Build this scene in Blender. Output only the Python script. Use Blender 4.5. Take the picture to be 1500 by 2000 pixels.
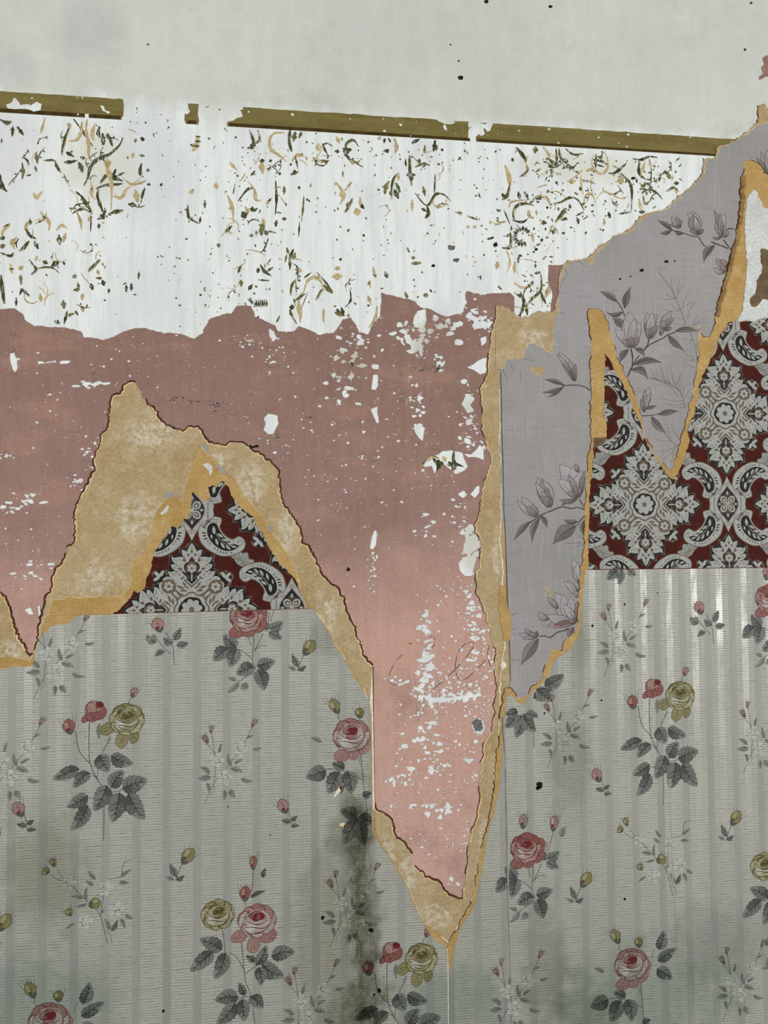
import bpy, math, random
import numpy as np
from mathutils import Vector, Matrix
from mathutils.geometry import delaunay_2d_cdt

scene = bpy.context.scene
for o in list(bpy.data.objects):
    bpy.data.objects.remove(o)

# ------------------------------------------------------------------ camera
# wall = plane y 0, x to the right, z up, the room lies on the -y side
YAW, PITCH, ROLL = math.radians(7.6), math.radians(2.1), math.radians(0.55)
DIST, CZ, FPX = 1.5, 1.70, 1500.0
fw = Vector((math.sin(YAW) * math.cos(PITCH), math.cos(YAW) * math.cos(PITCH), math.sin(PITCH)))
r0 = Vector((math.cos(YAW), -math.sin(YAW), 0))
u0 = r0.cross(fw)
rt = r0 * math.cos(ROLL) - u0 * math.sin(ROLL)
up = u0 * math.cos(ROLL) + r0 * math.sin(ROLL)
CAM = Vector((0, 0, CZ)) - fw * DIST
cam_data = bpy.data.cameras.new('camera')
cam_data.sensor_fit = 'VERTICAL'
cam_data.sensor_height = 36.0
cam_data.lens = 36.0 * FPX / 2000.0
cam_data.clip_start = 0.05
cam = bpy.data.objects.new('camera', cam_data)
scene.collection.objects.link(cam)
m3 = Matrix((rt, up, -fw)).transposed()
cam.matrix_world = Matrix.Translation(CAM) @ m3.to_4x4()
scene.camera = cam

# ------------------------------------------------------------------ light
scene.view_settings.view_transform = 'Standard'
scene.view_settings.look = 'None'
scene.view_settings.gamma = 1.0
scene.view_settings.use_curve_mapping = False
scene.view_settings.exposure = -0.22
world = bpy.data.worlds.new('world')
scene.world = world
world.use_nodes = True
world.node_tree.nodes['Background'].inputs[0].default_value = (0.93, 0.96, 1.0, 1)
world.node_tree.nodes['Background'].inputs[1].default_value = 0.27


def window_light(name, loc, target, sx, sy, watts, col):
    d = bpy.data.lights.new(name, 'AREA')
    d.shape = 'RECTANGLE'
    d.size, d.size_y, d.energy, d.color = sx, sy, watts, col
    o = bpy.data.objects.new(name, d)
    scene.collection.objects.link(o)
    o.location = loc
    o.rotation_euler = (Vector(target) - Vector(loc)).to_track_quat('-Z', 'Y').to_euler()


# daylight from two windows in the wall opposite
window_light('window_daylight', (2.55, -3.3, 2.0), (2.55, 0, 2.0), 1.0, 2.2, 122, (1.0, 0.985, 0.95))
window_light('window_daylight', (-1.75, -3.3, 2.3), (-1.75, 0, 2.3), 1.0, 2.0, 90, (1.0, 0.985, 0.95))

# ------------------------------------------------------------------ helpers


def W(px, py):
    """photo pixel -> point on the wall, in millimetres"""
    d = rt * ((px - 750.0) / FPX) + up * (-(py - 1000.0) / FPX) + fw
    t = -CAM.y / d.y
    p = CAM + d * t
    return (p.x * 1000.0, p.z * 1000.0)


def WL(pts):
    return [W(x, y) for x, y in pts]


def mmpx(px, py):
    a, b = W(px - 5, py), W(px + 5, py)
    c, d = W(px, py - 5), W(px, py + 5)
    return (math.dist(a, b) / 10, math.dist(c, d) / 10)


def rgb(r, g, b):
    def f(c):
        c /= 255.0
        return c / 12.92 if c <= 0.04045 else ((c + 0.055) / 1.055) ** 2.4
    return (f(r), f(g), f(b), 1.0)


def rough(pts, amp=1.6, step=5.0, seed=1, closed=False):
    """a traced line made ragged like torn paper"""
    rnd = random.Random(seed)
    src = list(pts) + ([pts[0]] if closed else [])
    out = []
    drift = 0.0
    for (x0, y0), (x1, y1) in zip(src, src[1:]):
        L = math.hypot(x1 - x0, y1 - y0)
        if L < 1e-6:
            continue
        n = max(1, int(L / step))
        nx, ny = -(y1 - y0) / L, (x1 - x0) / L
        for i in range(n):
            t = (i + (rnd.uniform(-.28, .28) if i else 0)) / n
            drift = drift * 0.55 + rnd.uniform(-amp, amp) * 0.8
            if rnd.random() < 0.08:
                drift += rnd.choice((-1, 1)) * amp * 1.1
            out.append((x0 + (x1 - x0) * t + nx * drift, y0 + (y1 - y0) * t + ny * drift))
    if not closed:
        out.append(src[-1])
    return out


def area2(p):
    return sum(a[0] * b[1] - b[0] * a[1] for a, b in zip(p, p[1:] + p[:1]))


def inside(pts, poly):
    """nonzero winding test, numpy"""
    x, y = pts[:, 0], pts[:, 1]
    P = np.asarray(poly, dtype=float)
    Q = np.roll(P, -1, axis=0)
    w = np.zeros(len(pts), dtype=int)
    lo, hi = P.min(0), P.max(0)
    sel = np.where((x >= lo[0]) & (x <= hi[0]) & (y >= lo[1]) & (y <= hi[1]))[0]
    if not len(sel):
        return w != 0
    xs, ys = x[sel], y[sel]
    ww = np.zeros(len(sel), dtype=int)
    for (x0, y0), (x1, y1) in zip(P, Q):
        if y0 == y1:
            continue
        c = (x1 - x0) * (ys - y0) - (xs - x0) * (y1 - y0)
        ww += ((y0 <= ys) & (y1 > ys) & (c > 0)).astype(int)
        ww -= ((y0 > ys) & (y1 <= ys) & (c < 0)).astype(int)
    w[sel] = ww
    return w != 0


def cdt(polys):
    vs, es = [], []
    for p in polys:
        b = len(vs)
        vs += [Vector(q) for q in p]
        n = len(p)
        es += [(b + i, b + (i + 1) % n) for i in range(n)]
    r = delaunay_2d_cdt(vs, es, [], 0, 1e-4)
    V = np.array([(v.x, v.y) for v in r[0]])
    F = np.array([f for f in r[2]], dtype=int)
    return V, F


coll = scene.collection


def link(name, mesh, parent=None):
    o = bpy.data.objects.new(name, mesh)
    coll.objects.link(o)
    if parent is not None:
        o.parent = parent
    return o


def empty(name, px, py):
    x, z = W(px, py)
    o = bpy.data.objects.new(name, None)
    coll.objects.link(o)
    o.empty_display_size = 0.05
    o.location = (x / 1000, 0, z / 1000)
    return o


def tag(o, label=None, cat=None, group=None, kind=None):
    if label: o['label'] = label
    if cat: o['category'] = cat
    if group: o['group'] = group
    if kind: o['kind'] = kind
    return o


def world_of(o):
    p = Vector(o.location)
    while o.parent is not None:
        o = o.parent
        p += Vector(o.location)
    return p


def finish(name, V3, F, mat, parent, cols=None):
    """V3 in millimetres (x, height above the wall, z); origin moves to the mesh's middle on the wall"""
    V3 = np.asarray(V3, dtype=float)
    c = (V3.min(0) + V3.max(0)) / 2
    c[1] = 0
    me = bpy.data.meshes.new(name)
    P = (V3 - c) / 1000.0
    me.from_pydata([(p[0], -p[1], p[2]) for p in P.tolist()], [], [list(f) for f in F])
    if cols is not None:
        at = me.color_attributes.new('Col', 'FLOAT_COLOR', 'CORNER')
        flat = []
        for f, cl in zip(F, cols):
            flat += list(cl) * len(f)
        at.data.foreach_set('color', flat)
    me.materials.append(mat)
    o = link(name, me, parent)
    wl = Vector((c[0] / 1000, 0, c[2] / 1000))
    if parent is not None:
        wl -= world_of(parent)
    o.location = wl
    return o


def slab(name, inc, exc, z0, z1, mat, parent=None, lift=None):
    """a sheet with thickness: inside every polygon of inc, outside every polygon of exc (mm)"""
    V, F = cdt(list(inc) + list(exc))
    C = V[F].mean(1)
    k = np.ones(len(F), dtype=bool)
    for p in inc:
        k &= inside(C, p)
    for p in exc:
        k &= ~inside(C, p)
    F = F[k]
    used = np.unique(F)
    mp = -np.ones(len(V), dtype=int)
    mp[used] = np.arange(len(used))
    V, F = V[used], mp[F]
    n = len(V)
    top = np.full(n, float(z1))
    cnt = {}
    for f in F.tolist():
        for a, b in ((f[0], f[1]), (f[1], f[2]), (f[2], f[0])):
            key = (min(a, b), max(a, b))
            cnt.setdefault(key, []).append((a, b))
    border = [e[0] for e in cnt.values() if len(e) == 1]
    if lift:
        rnd = random.Random(len(V))
        for v in {v for e in border for v in e}:
            top[v] += lift * rnd.random() ** 2
    V3 = [(x, t, y) for (x, y), t in zip(V.tolist(), top)]
    faces = F.tolist()
    bv = sorted({v for e in border for v in e})
    lo = {v: n + i for i, v in enumerate(bv)}
    V3 += [(V[v][0], z0, V[v][1]) for v in bv]
    for a, b in border:
        faces.append([b, a, lo[a], lo[b]])
    return finish(name, V3, faces, mat, parent)


def flat(polys, clip=None, excl=None):
    """painter's overlay of coloured polygons -> triangles with one colour each"""
    polys = [(p, c) for p, c in polys if len(p) > 2]
    ps = [p for p, c in polys]
    V, F = cdt(ps + ([clip] if clip else []) + (list(excl) if excl else []))
    C = V[F].mean(1)
    idx = -np.ones(len(F), dtype=int)
    for i, p in enumerate(ps):
        idx[inside(C, p)] = i
    if clip:
        idx[~inside(C, clip)] = -1
    if excl:
        for p in excl:
            idx[inside(C, p)] = -1
    k = idx >= 0
    return V, F[k], [polys[i][1] for i in idx[k]]


def ink(name, polys, z, mat, parent, clip=None, excl=None):
    V, F, cols = flat(polys, clip, excl)
    if not len(F):
        return None
    used = np.unique(F)
    mp = -np.ones(len(V), dtype=int)
    mp[used] = np.arange(len(used))
    V, F = V[used], mp[F]
    return finish(name, [(x, z, y) for x, y in V.tolist()], F.tolist(), mat, parent, cols)


def smooth(pts, n=5, closed=False):
    """Catmull-Rom through the points"""
    P = list(pts)
    if closed:
        P = [P[-1]] + P + [P[0], P[1]]
    else:
        P = [P[0]] + P + [P[-1]]
    out = []
    for i in range(1, len(P) - 2):
        a, b, c, d = P[i - 1], P[i], P[i + 1], P[i + 2]
        for j in range(n):
            t = j / n
            out.append(tuple(0.5 * (2 * b[k] + (c[k] - a[k]) * t + (2 * a[k] - 5 * b[k] + 4 * c[k] - d[k]) * t * t
                                    + (3 * b[k] - a[k] - 3 * c[k] + d[k]) * t ** 3) for k in (0, 1)))
    if not closed:
        out.append(P[-2])
    return out


def stroke(pts, w0, w1=None, wm=None, n=4, seed=None, wob=0.0):
    """tapered brush stroke polygon along a smoothed line; widths are full widths"""
    if w1 is None: w1 = w0
    if wm is not None and len(pts) == 2:
        pts = [pts[0], ((pts[0][0] + pts[1][0]) / 2, (pts[0][1] + pts[1][1]) / 2), pts[1]]
    s = smooth(pts, n) if len(pts) > 2 else list(pts)
    rnd = random.Random(seed) if seed is not None else None
    L, R = [], []
    m = len(s)
    for i, (x, y) in enumerate(s):
        a, b = s[max(0, i - 1)], s[min(m - 1, i + 1)]
        dx, dy = b[0] - a[0], b[1] - a[1]
        l = math.hypot(dx, dy) or 1
        t = i / (m - 1)
        w = (w0 + (w1 - w0) * t) if wm is None else ((w0 + (wm - w0) * t * 2) if t < .5 else (wm + (w1 - wm) * (t * 2 - 1)))
        if rnd: w *= 1 + rnd.uniform(-wob, wob)
        nx, ny = -dy / l * w / 2, dx / l * w / 2
        L.append((x + nx, y + ny))
        R.append((x - nx, y - ny))
    return L + R[::-1]


def ellipse(cx, cy, rx, ry, ang=0, n=14, wob=0, seed=0):
    rnd = random.Random(seed)
    c, s = math.cos(ang), math.sin(ang)
    out = []
    for i in range(n):
        a = 2 * math.pi * i / n
        k = 1 + (rnd.uniform(-wob, wob) if wob else 0)
        x, y = rx * math.cos(a) * k, ry * math.sin(a) * k
        out.append((cx + x * c - y * s, cy + x * s + y * c))
    return out


def blob(cx, cy, rx, ry, seed, n=11, wob=.35):
    return ellipse(cx, cy, rx, ry, 0, n, wob, seed)


def ridge(name, pts, w, h, z, mat, parent, seed=1, side=0.0, skip=0.0, closed=False):
    """a low fibrous ridge along a torn edge (mm); triangular section of uneven width and height"""
    rnd = random.Random(seed)
    z += .08
    V, F = [], []
    prev = None
    m = len(pts)
    on = True
    run = 0
    fw_, fh_ = .8, .8
    for i, (x, y) in enumerate(pts):
        a, b = pts[max(0, i - 1)], pts[min(m - 1, i + 1)]
        dx, dy = b[0] - a[0], b[1] - a[1]
        l = math.hypot(dx, dy) or 1
        nx, ny = -dy / l, dx / l
        fw_ = .72 * fw_ + .28 * rnd.uniform(-.1, 1.75)
        fh_ = .72 * fh_ + .28 * rnd.uniform(.2, 1.5)
        ww = w * max(.12, fw_) * rnd.uniform(.8, 1.2)
        hh = h * max(.15, fh_)
        ox = side * w
        V += [(x + nx * (ox - ww / 2), z, y + ny * (ox - ww / 2)), (x + nx * ox, z + hh, y + ny * ox),
              (x + nx * (ox + ww / 2), z, y + ny * (ox + ww / 2))]
        k = len(V) - 3
        if run <= 0:
            on = rnd.random() >= skip
            run = rnd.randint(3, 9)
        run -= 1
        if prev is not None and on:
            F += [[prev, prev + 1, k + 1, k], [prev + 1, prev + 2, k + 2, k + 1]]
        prev = k
    if not F:
        return None
    return finish(name, V, F, mat, parent)


# ------------------------------------------------------------------ materials


class T:
    def __init__(self, name):
        self.m = bpy.data.materials.new(name)
        self.m.use_nodes = True
        self.t = self.m.node_tree
        self.b = self.t.nodes['Principled BSDF']
        self.pos = self.t.nodes.new('ShaderNodeNewGeometry').outputs['Position']

    def n(self, typ, ins=None, out=0, **props):
        nd = self.t.nodes.new(typ)
        for k, v in props.items():
            setattr(nd, k, v)
        for k, v in (ins or {}).items():
            s = nd.inputs[k]
            if isinstance(v, bpy.types.NodeSocket):
                self.t.links.new(v, s)
            else:
                s.default_value = v
        return nd.outputs[out]

    def vec(self, sx, sy, sz, off=(0, 0, 0)):
        return self.n('ShaderNodeMapping', {0: self.pos, 'Scale': (sx, sy, sz), 'Location': off})

    def noise(self, sc, detail=3, rough=.55, stretch=(1, 1, 1), off=(0, 0, 0)):
        v = self.vec(stretch[0] * sc, stretch[1] * sc, stretch[2] * sc, off)
        return self.n('ShaderNodeTexNoise', {'Vector': v, 'Scale': 1.0, 'Detail': detail, 'Roughness': rough})

    def math(self, op, a, b=0.0, c=None):
        ins = {0: a, 1: b}
        if c is not None: ins[2] = c
        return self.n('ShaderNodeMath', ins, operation=op)

    def ramp(self, v, lo, hi):
        """smooth 0..1 between lo and hi"""
        return self.n('ShaderNodeMapRange', {0: v, 1: lo, 2: hi, 3: 0.0, 4: 1.0}, interpolation_type='SMOOTHSTEP')

    def mix(self, f, a, b, mode='MIX'):
        nd = self.t.nodes.new('ShaderNodeMix')
        nd.data_type = 'RGBA'
        nd.blend_type = mode
        nd.clamp_result = True
        for s, v in ((nd.inputs[0], f), (nd.inputs[6], a), (nd.inputs[7], b)):
            if isinstance(v, bpy.types.NodeSocket):
                self.t.links.new(v, s)
            else:
                s.default_value = v
        return nd.outputs[2]

    def xyz(self, i):
        return self.n('ShaderNodeSeparateXYZ', {0: self.pos}, out=i)

    def spot(self, px, py, rx, ry, wob=.25, sc=14):
        """soft-edged stain centred on a place of the wall: 1 inside, 0 outside; rx, ry in mm"""
        x, z = W(px, py)
        v = self.n('ShaderNodeVectorMath', {0: self.pos, 1: (x / 1000, 0, z / 1000)}, operation='SUBTRACT')
        v = self.n('ShaderNodeVectorMath', {0: v, 1: (1000 / rx, 0, 1000 / ry)}, operation='MULTIPLY')
        d = self.n('ShaderNodeVectorMath', {0: v}, out=1, operation='LENGTH')
        nz = self.noise(sc, 4)
        d = self.math('ADD', d, self.math('MULTIPLY', self.math('SUBTRACT', nz, .5), wob * 4))
        return self.n('ShaderNodeMapRange', {0: d, 1: 1.0, 2: 0.3, 3: 0.0, 4: 1.0}, interpolation_type='SMOOTHSTEP')

    def mod(self, col, v, lo, hi, a=.3, b=.7):
        """darken or lighten a colour by a noise value"""
        k = self.n('ShaderNodeMapRange', {0: v, 1: a, 2: b, 3: lo, 4: hi})
        return self.n('ShaderNodeVectorMath', {0: col, 1: k}, operation='MULTIPLY')

    def done(self, col, r=.85, bump=None, strength=.3, dist=.001, spec=.3, grain=.13):
        if grain:
            col = self.mod(col, self.noise(620, 2, .6, off=(11, 0, 7)), 1 - grain, 1 + grain)
        if isinstance(col, bpy.types.NodeSocket):
            self.t.links.new(col, self.b.inputs['Base Color'])
        else:
            self.b.inputs['Base Color'].default_value = col
        if isinstance(r, bpy.types.NodeSocket):
            self.t.links.new(r, self.b.inputs['Roughness'])
        else:
            self.b.inputs['Roughness'].default_value = r
        self.b.inputs['Specular IOR Level'].default_value = spec
        if bump is not None:
            nn = self.n('ShaderNodeBump', {'Height': bump, 'Strength': strength, 'Distance': dist})
            self.t.links.new(nn, self.b.inputs['Normal'])
        return self.m


def z_of(px, py):
    return W(px, py)[1] / 1000


def mat_plaster():
    t = T('old_painted_plaster')
    big = t.noise(3.2, 4, .6)
    fine = t.noise(420, 2, .6)
    streak = t.noise(1, 5, .65, (60, 1, 5))
    up_col = t.mix(t.ramp(big, .35, .68), rgb(203, 205, 197), rgb(195, 198, 190))
    up_col = t.mix(t.math('MULTIPLY', t.ramp(t.noise(7, 5, .65, off=(3, 0, 1)), .56, .72), .55), up_col, rgb(180, 182, 176))
    up_col = t.mix(t.math('MULTIPLY', t.ramp(t.noise(5, 4, .6, off=(9, 0, 4)), .55, .7), .45), up_col, rgb(206, 205, 188))
    lo_col = t.mix(t.ramp(streak, .42, .66), rgb(226, 230, 228), rgb(212, 216, 214))
    lo_col = t.mix(t.math('MULTIPLY', t.ramp(t.noise(6, 5, .65, (1, 1, .6), (1, 0, 7)), .52, .68), .6), lo_col, rgb(202, 206, 210))
    for px, py, rx, ry, cl, k in ((30, 280, 70, 150, (205, 208, 210), .6), (290, 330, 110, 190, (205, 209, 214), .7),
                                  (310, 560, 110, 130, (206, 212, 213), .6), (60, 480, 80, 130, (212, 216, 214), .5),
                                  (430, 210, 60, 60, (206, 208, 200), .6), (180, 60, 90, 90, (184, 187, 184), .7),
                                  (20, 130, 60, 60, (188, 191, 186), .6), (195, 320, 100, 95, (206, 208, 194), .75), (1150, 325, 200, 40, (208, 210, 196), .7), (690, 705, 60, 60, (188, 184, 168), .9), (825, 670, 40, 50, (190, 187, 172), .8), (862, 640, 40, 30, (186, 184, 172), .8), (915, 805, 26, 40, (200, 200, 194), .8), (920, 1060, 34, 60, (196, 194, 182), .8), (925, 1100, 30, 30, (204, 203, 192), .8), (690, 60, 70, 50, (196, 199, 193), .5)):
        f = t.math('MULTIPLY', t.spot(px, py, rx, ry), k)
        if py < 190:
            up_col = t.mix(f, up_col, rgb(*cl))
        else:
            lo_col = t.mix(f, lo_col, rgb(*cl))
    up_col = t.mod(up_col, t.noise(28, 6, .75, off=(3, 0, 3)), .95, 1.04)
    up_col = t.mod(up_col, t.noise(1, 5, .7, (26, 1, 6), (1, 0, 1)), .955, 1.04)
    up_col = t.mod(up_col, t.noise(240, 4, .75), .94, 1.05)
    zz = t.xyz(2)
    zb = z_of(720, 225)
    edge = t.math('ADD', zz, t.math('MULTIPLY', t.math('SUBTRACT', t.noise(16, 3, off=(5, 0, 5)), .5), .09))
    col = t.mix(t.ramp(edge, zb - .03, zb + .02), lo_col, up_col)
    # fine grey dust and brush hairs
    col = t.mix(t.math('MULTIPLY', t.ramp(t.noise(1, 3, .6, (300, 1, 22)), .56, .7), .35), col, rgb(196, 200, 198))
    col = t.mix(t.math('MULTIPLY', t.ramp(fine, .58, .74), .38), col, rgb(150, 152, 146))
    fl = t.ramp(t.noise(230, 3, .7, (1, 1, .7), (2, 0, 2)), .68, .73)
    fl = t.math('MULTIPLY', fl, t.ramp(t.noise(9, 3, off=(8, 0, 3)), .48, .62))
    fl = t.math('MULTIPLY', fl, t.math('SUBTRACT', 1.0, t.ramp(edge, zb - .03, zb + .02)))
    col = t.mix(t.math('MULTIPLY', fl, .8), col, rgb(74, 72, 52))
    h = t.math('ADD', t.math('MULTIPLY', fine, .4), streak)
    return t.done(col, .9, h, .25, .0012, .2)


def mat_pink():
    t = T('pink_lining')
    zz = t.xyz(2)
    z1, z2, z3 = z_of(700, 640), z_of(750, 1130), z_of(830, 1700)
    nz = t.noise(4, 4, .6, (1, 1, 2.2))
    zz = t.math('ADD', zz, t.math('MULTIPLY', t.math('SUBTRACT', nz, .5), .28))
    f1 = t.n('ShaderNodeMapRange', {0: zz, 1: z1, 2: z2, 3: 0.0, 4: 1.0})
    f2 = t.ramp(zz, z2 + .15, z2 - .16)
    col = t.mix(f1, rgb(138, 109, 99), rgb(152, 122, 114))
    col = t.mix(f2, col, rgb(192, 155, 141))
    col = t.mix(t.ramp(zz, z2 - .33, z3), col, rgb(198, 162, 150))
    col = t.mix(t.math('MULTIPLY', t.ramp(t.noise(7, 4, .6, (1, 1, 3), (4, 0, 0)), .5, .68), .25), col, rgb(188, 146, 124))
    col = t.mix(t.math('MULTIPLY', t.ramp(t.noise(5, 4, .6, off=(2, 0, 6)), .5, .7), 0.5), col, rgb(134, 104, 93))
    # horizontal laid lines and scuffs
    col = t.mix(t.math('MULTIPLY', t.ramp(t.noise(1, 4, .65, (22, 1, 420)), .56, .72), .35), col, rgb(120, 86, 78))
    col = t.mix(t.math('MULTIPLY', t.ramp(t.noise(1, 4, .65, (420, 1, 16)), .6, .74), .25), col, rgb(214, 180, 170))
    col = t.mix(t.math('MULTIPLY', t.ramp(t.noise(500, 2, .6), .58, .75), .35), col, rgb(128, 94, 86))
    sp = t.ramp(t.noise(150, 3, .7, (.6, 1, 1)), .69, .73)
    sp = t.math('MULTIPLY', sp, t.ramp(t.noise(10, 3, off=(3, 0, 8)), .45, .6))
    col = t.mix(t.math('MULTIPLY', sp, .85), col, rgb(228, 214, 200))
    col = t.mod(col, t.noise(1, 5, .7, (120, 1, 330)), .86, 1.12)
    col = t.mod(col, t.noise(1, 5, .7, (70, 1, 7), (2, 0, 2)), .92, 1.08)
    rub = t.math('MULTIPLY', t.ramp(t.noise(1, 6, .8, (90, 1, 40), (6, 0, 1)), .56, .66), t.ramp(t.noise(6, 3, off=(1, 0, 1)), .5, .64))
    col = t.mix(t.math('MULTIPLY', rub, .55), col, rgb(206, 180, 164))
    h = t.math('ADD', t.noise(300, 3, .7, (.4, 1, 1.4)), t.math('MULTIPLY', t.noise(18, 4), 1.0))
    return t.done(col, .88, h, .35, .0012, .2, .15)


def mat_core(name, a, b, c, fuzz, seed, fz=.58, pale=()):
    """torn raw paper: felted, blotchy, with pale fluff and pits"""
    t = T(name)
    o = (seed, 0, seed * .7)
    col = t.mix(t.ramp(t.noise(9, 5, .65, off=o), .38, .66), rgb(*a), rgb(*b))
    col = t.mix(t.math('MULTIPLY', t.ramp(t.noise(30, 6, .72, off=o), .48, .66), .75), col, rgb(*c))
    fz_ = t.math('MULTIPLY', t.ramp(t.noise(52, 7, .8, (1, 1, .6), (seed + 2, 0, 3)), fz, fz + .1), t.ramp(t.noise(11, 4, .6, off=(seed, 0, 9)), .42, .62))
    col = t.mix(t.math('MULTIPLY', fz_, .85), col, rgb(*fuzz))
    for px, py, rx, ry in pale:      # places where white facing paper still clings
        k = t.math('MULTIPLY', t.spot(px, py, rx, ry, .35, 30), t.ramp(t.noise(95, 7, .8, off=(seed, 0, 4)), .45, .56))
        col = t.mix(t.math('MULTIPLY', k, .8), col, rgb(*fuzz))
    fib = t.noise(1, 5, .75, (130, 1, 300), o)
    col = t.mod(col, fib, .82, 1.14)
    col = t.mod(col, t.noise(210, 5, .75, off=o), .84, 1.16)
    pit = t.ramp(t.noise(150, 4, .75, off=(seed + 5, 0, 1)), .66, .72)
    col = t.mix(t.math('MULTIPLY', pit, .5), col, rgb(*[int(v * .5) for v in a]))
    h = t.math('ADD', t.noise(70, 7, .8, off=o), t.math('MULTIPLY', fib, .7))
    return t.done(col, .95, h, .8, .003, .1, .16)


def mat_lilac():
    t = T('lilac_printed_linen')
    col = t.mix(t.ramp(t.noise(3.5, 4, .6), .35, .65), rgb(152, 148, 148), rgb(143, 141, 138))
    col = t.mix(t.math('MULTIPLY', t.ramp(t.noise(6, 4, .6, off=(5, 0, 2)), .52, .7), .5), col, rgb(160, 153, 159))
    wa = t.noise(1, 3, .6, (18, 1, 700))
    wb = t.noise(1, 3, .6, (700, 1, 12))
    col = t.mix(t.math('MULTIPLY', t.ramp(wa, .5, .72), .5), col, rgb(108, 104, 101))
    col = t.mix(t.math('MULTIPLY', t.ramp(wb, .5, .72), .45), col, rgb(182, 178, 178))
    col = t.mix(t.math('MULTIPLY', t.ramp(t.noise(1, 2, .5, (26, 1, 1.2), (2, 0, 0)), .6, .75), .3), col, rgb(180, 178, 186))
    col = t.mix(t.math('MULTIPLY', t.ramp(t.noise(520, 2, .6), .56, .74), .35), col, rgb(100, 97, 95))
    return t.done(col, .7, t.math('ADD', wa, wb), .3, .0006, .3)


STRIPE = {}


def paper_tex(t):
    """returns (plain band mask, rib line mask, satin stripe mask) of the striped paper"""
    xx, zz = t.xyz(0), t.xyz(2)
    ph = t.math('FRACT', t.math('DIVIDE', t.math('SUBTRACT', xx, STRIPE['x0']), STRIPE['per']))
    d = t.math('ABSOLUTE', t.math('SUBTRACT', ph, .5))       # .5 at the middle of a plain band
    band = t.ramp(d, .335, .385)
    wob = t.math('MULTIPLY', t.math('SUBTRACT', t.noise(1, 3, .6, (9, 1, 60)), .5), .008)
    rb = t.math('FRACT', t.math('DIVIDE', t.math('ADD', zz, wob), .00485))
    rd = t.math('ABSOLUTE', t.math('SUBTRACT', rb, .5))
    rib = t.ramp(rd, .29, .44)
    brk = t.math('ADD', .45, t.math('MULTIPLY', .55, t.ramp(t.noise(1, 3, .6, (60, 1, 160), (1, 0, 4)), .36, .58)))
    rib = t.math('MULTIPLY', rib, brk)
    satin = t.math('MULTIPLY', t.math('SUBTRACT', 1.0, t.ramp(d, .11, .14)), t.ramp(t.noise(1, 4, .65, (40, 1, 7), (0, 0, 9)), .3, .6))
    return band, rib, satin


def stains(t, col):
    """damp and mould on the striped paper"""
    for px, py, rx, ry, cl, k, wob in ((708, 1790, 44, 330, (168, 166, 142), .8, .35), (720, 1930, 50, 150, (160, 158, 134), .75, .4), (702, 1700, 28, 220, (164, 162, 140), .75, .45),
                                       (690, 1620, 60, 100, (196, 196, 180), .8, .35), (650, 1830, 120, 260, (216, 217, 206), .9, .3), (690, 1975, 60, 70, (190, 188, 168), .8, .35),
                                       (1230, 1960, 320, 170, (214, 226, 219), .9, .3), (60, 1960, 220, 130, (214, 226, 219), .9, .3), (1400, 1850, 160, 120, (218, 224, 220), .8, .3),
                                       (880, 1950, 150, 90, (214, 226, 219), .9, .3), (1150, 1985, 80, 90, (206, 207, 194), .8, .35), (1060, 1880, 70, 160, (216, 216, 206), .8, .35),
                                       (90, 1700, 110, 150, (212, 213, 200), .9, .3), (1110, 1480, 60, 150, (216, 217, 206), .8, .3), (1120, 1250, 40, 120, (214, 214, 202), .8, .3), (640, 1240, 50, 50, (214, 220, 216), .8, .3)):
        f = t.math('MULTIPLY', t.spot(px, py, rx, ry, wob, 22), k)
        if cl[2] < 170:      # mould grows in specks
            f = t.math('MULTIPLY', f, t.math('ADD', .25, t.ramp(t.noise(95, 7, .8, (1, 1, .6), (px, 0, 2)), .38, .6)))
        col = t.mix(f, col, rgb(*cl), 'MULTIPLY')
    sp = t.ramp(t.noise(170, 3, .7, off=(6, 0, 2)), .66, .72)
    sp = t.math('MULTIPLY', sp, t.spot(712, 1820, 70, 300, .3))
    col = t.mix(t.math('MULTIPLY', sp, .8), col, rgb(44, 42, 32))
    return col


def mat_striped():
    t = T('striped_rib_paper')
    band, rib, satin = paper_tex(t)
    c1 = t.mix(t.ramp(t.noise(3, 4, .6), .36, .66), rgb(166, 166, 154), rgb(155, 156, 146))
    c1 = t.mix(t.math('MULTIPLY', t.ramp(t.noise(4, 4, .6, off=(7, 0, 2)), .5, .7), .4), c1, rgb(166, 160, 155))
    c1 = t.mix(t.math('MULTIPLY', satin, .35), c1, rgb(178, 179, 170))
    c1 = t.mix(t.math('MULTIPLY', rib, .75), c1, rgb(96, 97, 87))
    wv = t.noise(1, 3, .6, (640, 1, 30))
    c1 = t.mix(t.math('MULTIPLY', t.ramp(wv, .55, .72), .3), c1, rgb(190, 190, 180))
    c2 = t.mix(t.ramp(t.noise(1, 3, .6, (30, 1, 4)), .4, .64), rgb(145, 146, 137), rgb(138, 139, 132))
    c2 = t.mix(t.math('MULTIPLY', rib, .15), c2, rgb(104, 106, 100))
    col = t.mix(band, c1, c2)
    col = t.mix(t.math('MULTIPLY', t.ramp(t.noise(480, 2, .6), .54, .74), .4), col, rgb(104, 106, 98))
    col = t.mix(t.math('MULTIPLY', t.ramp(t.noise(420, 2, .6, off=(5, 0, 5)), .58, .74), .35), col, rgb(196, 197, 188))
    col = stains(t, col)
    r = t.n('ShaderNodeMapRange', {0: satin, 1: 0.0, 2: 1.0, 3: .62, 4: .25})
    r = t.math('ADD', r, t.math('MULTIPLY', t.math('SUBTRACT', t.noise(8, 4, .65, (3, 1, .8)), .5), .25))
    h = t.math('ADD', t.math('MULTIPLY', rib, -1.0), t.math('MULTIPLY', t.noise(30, 4, .6, (1, 1, .3)), .8))
    return t.done(col, r, h, .25, .0006, .9)


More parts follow.
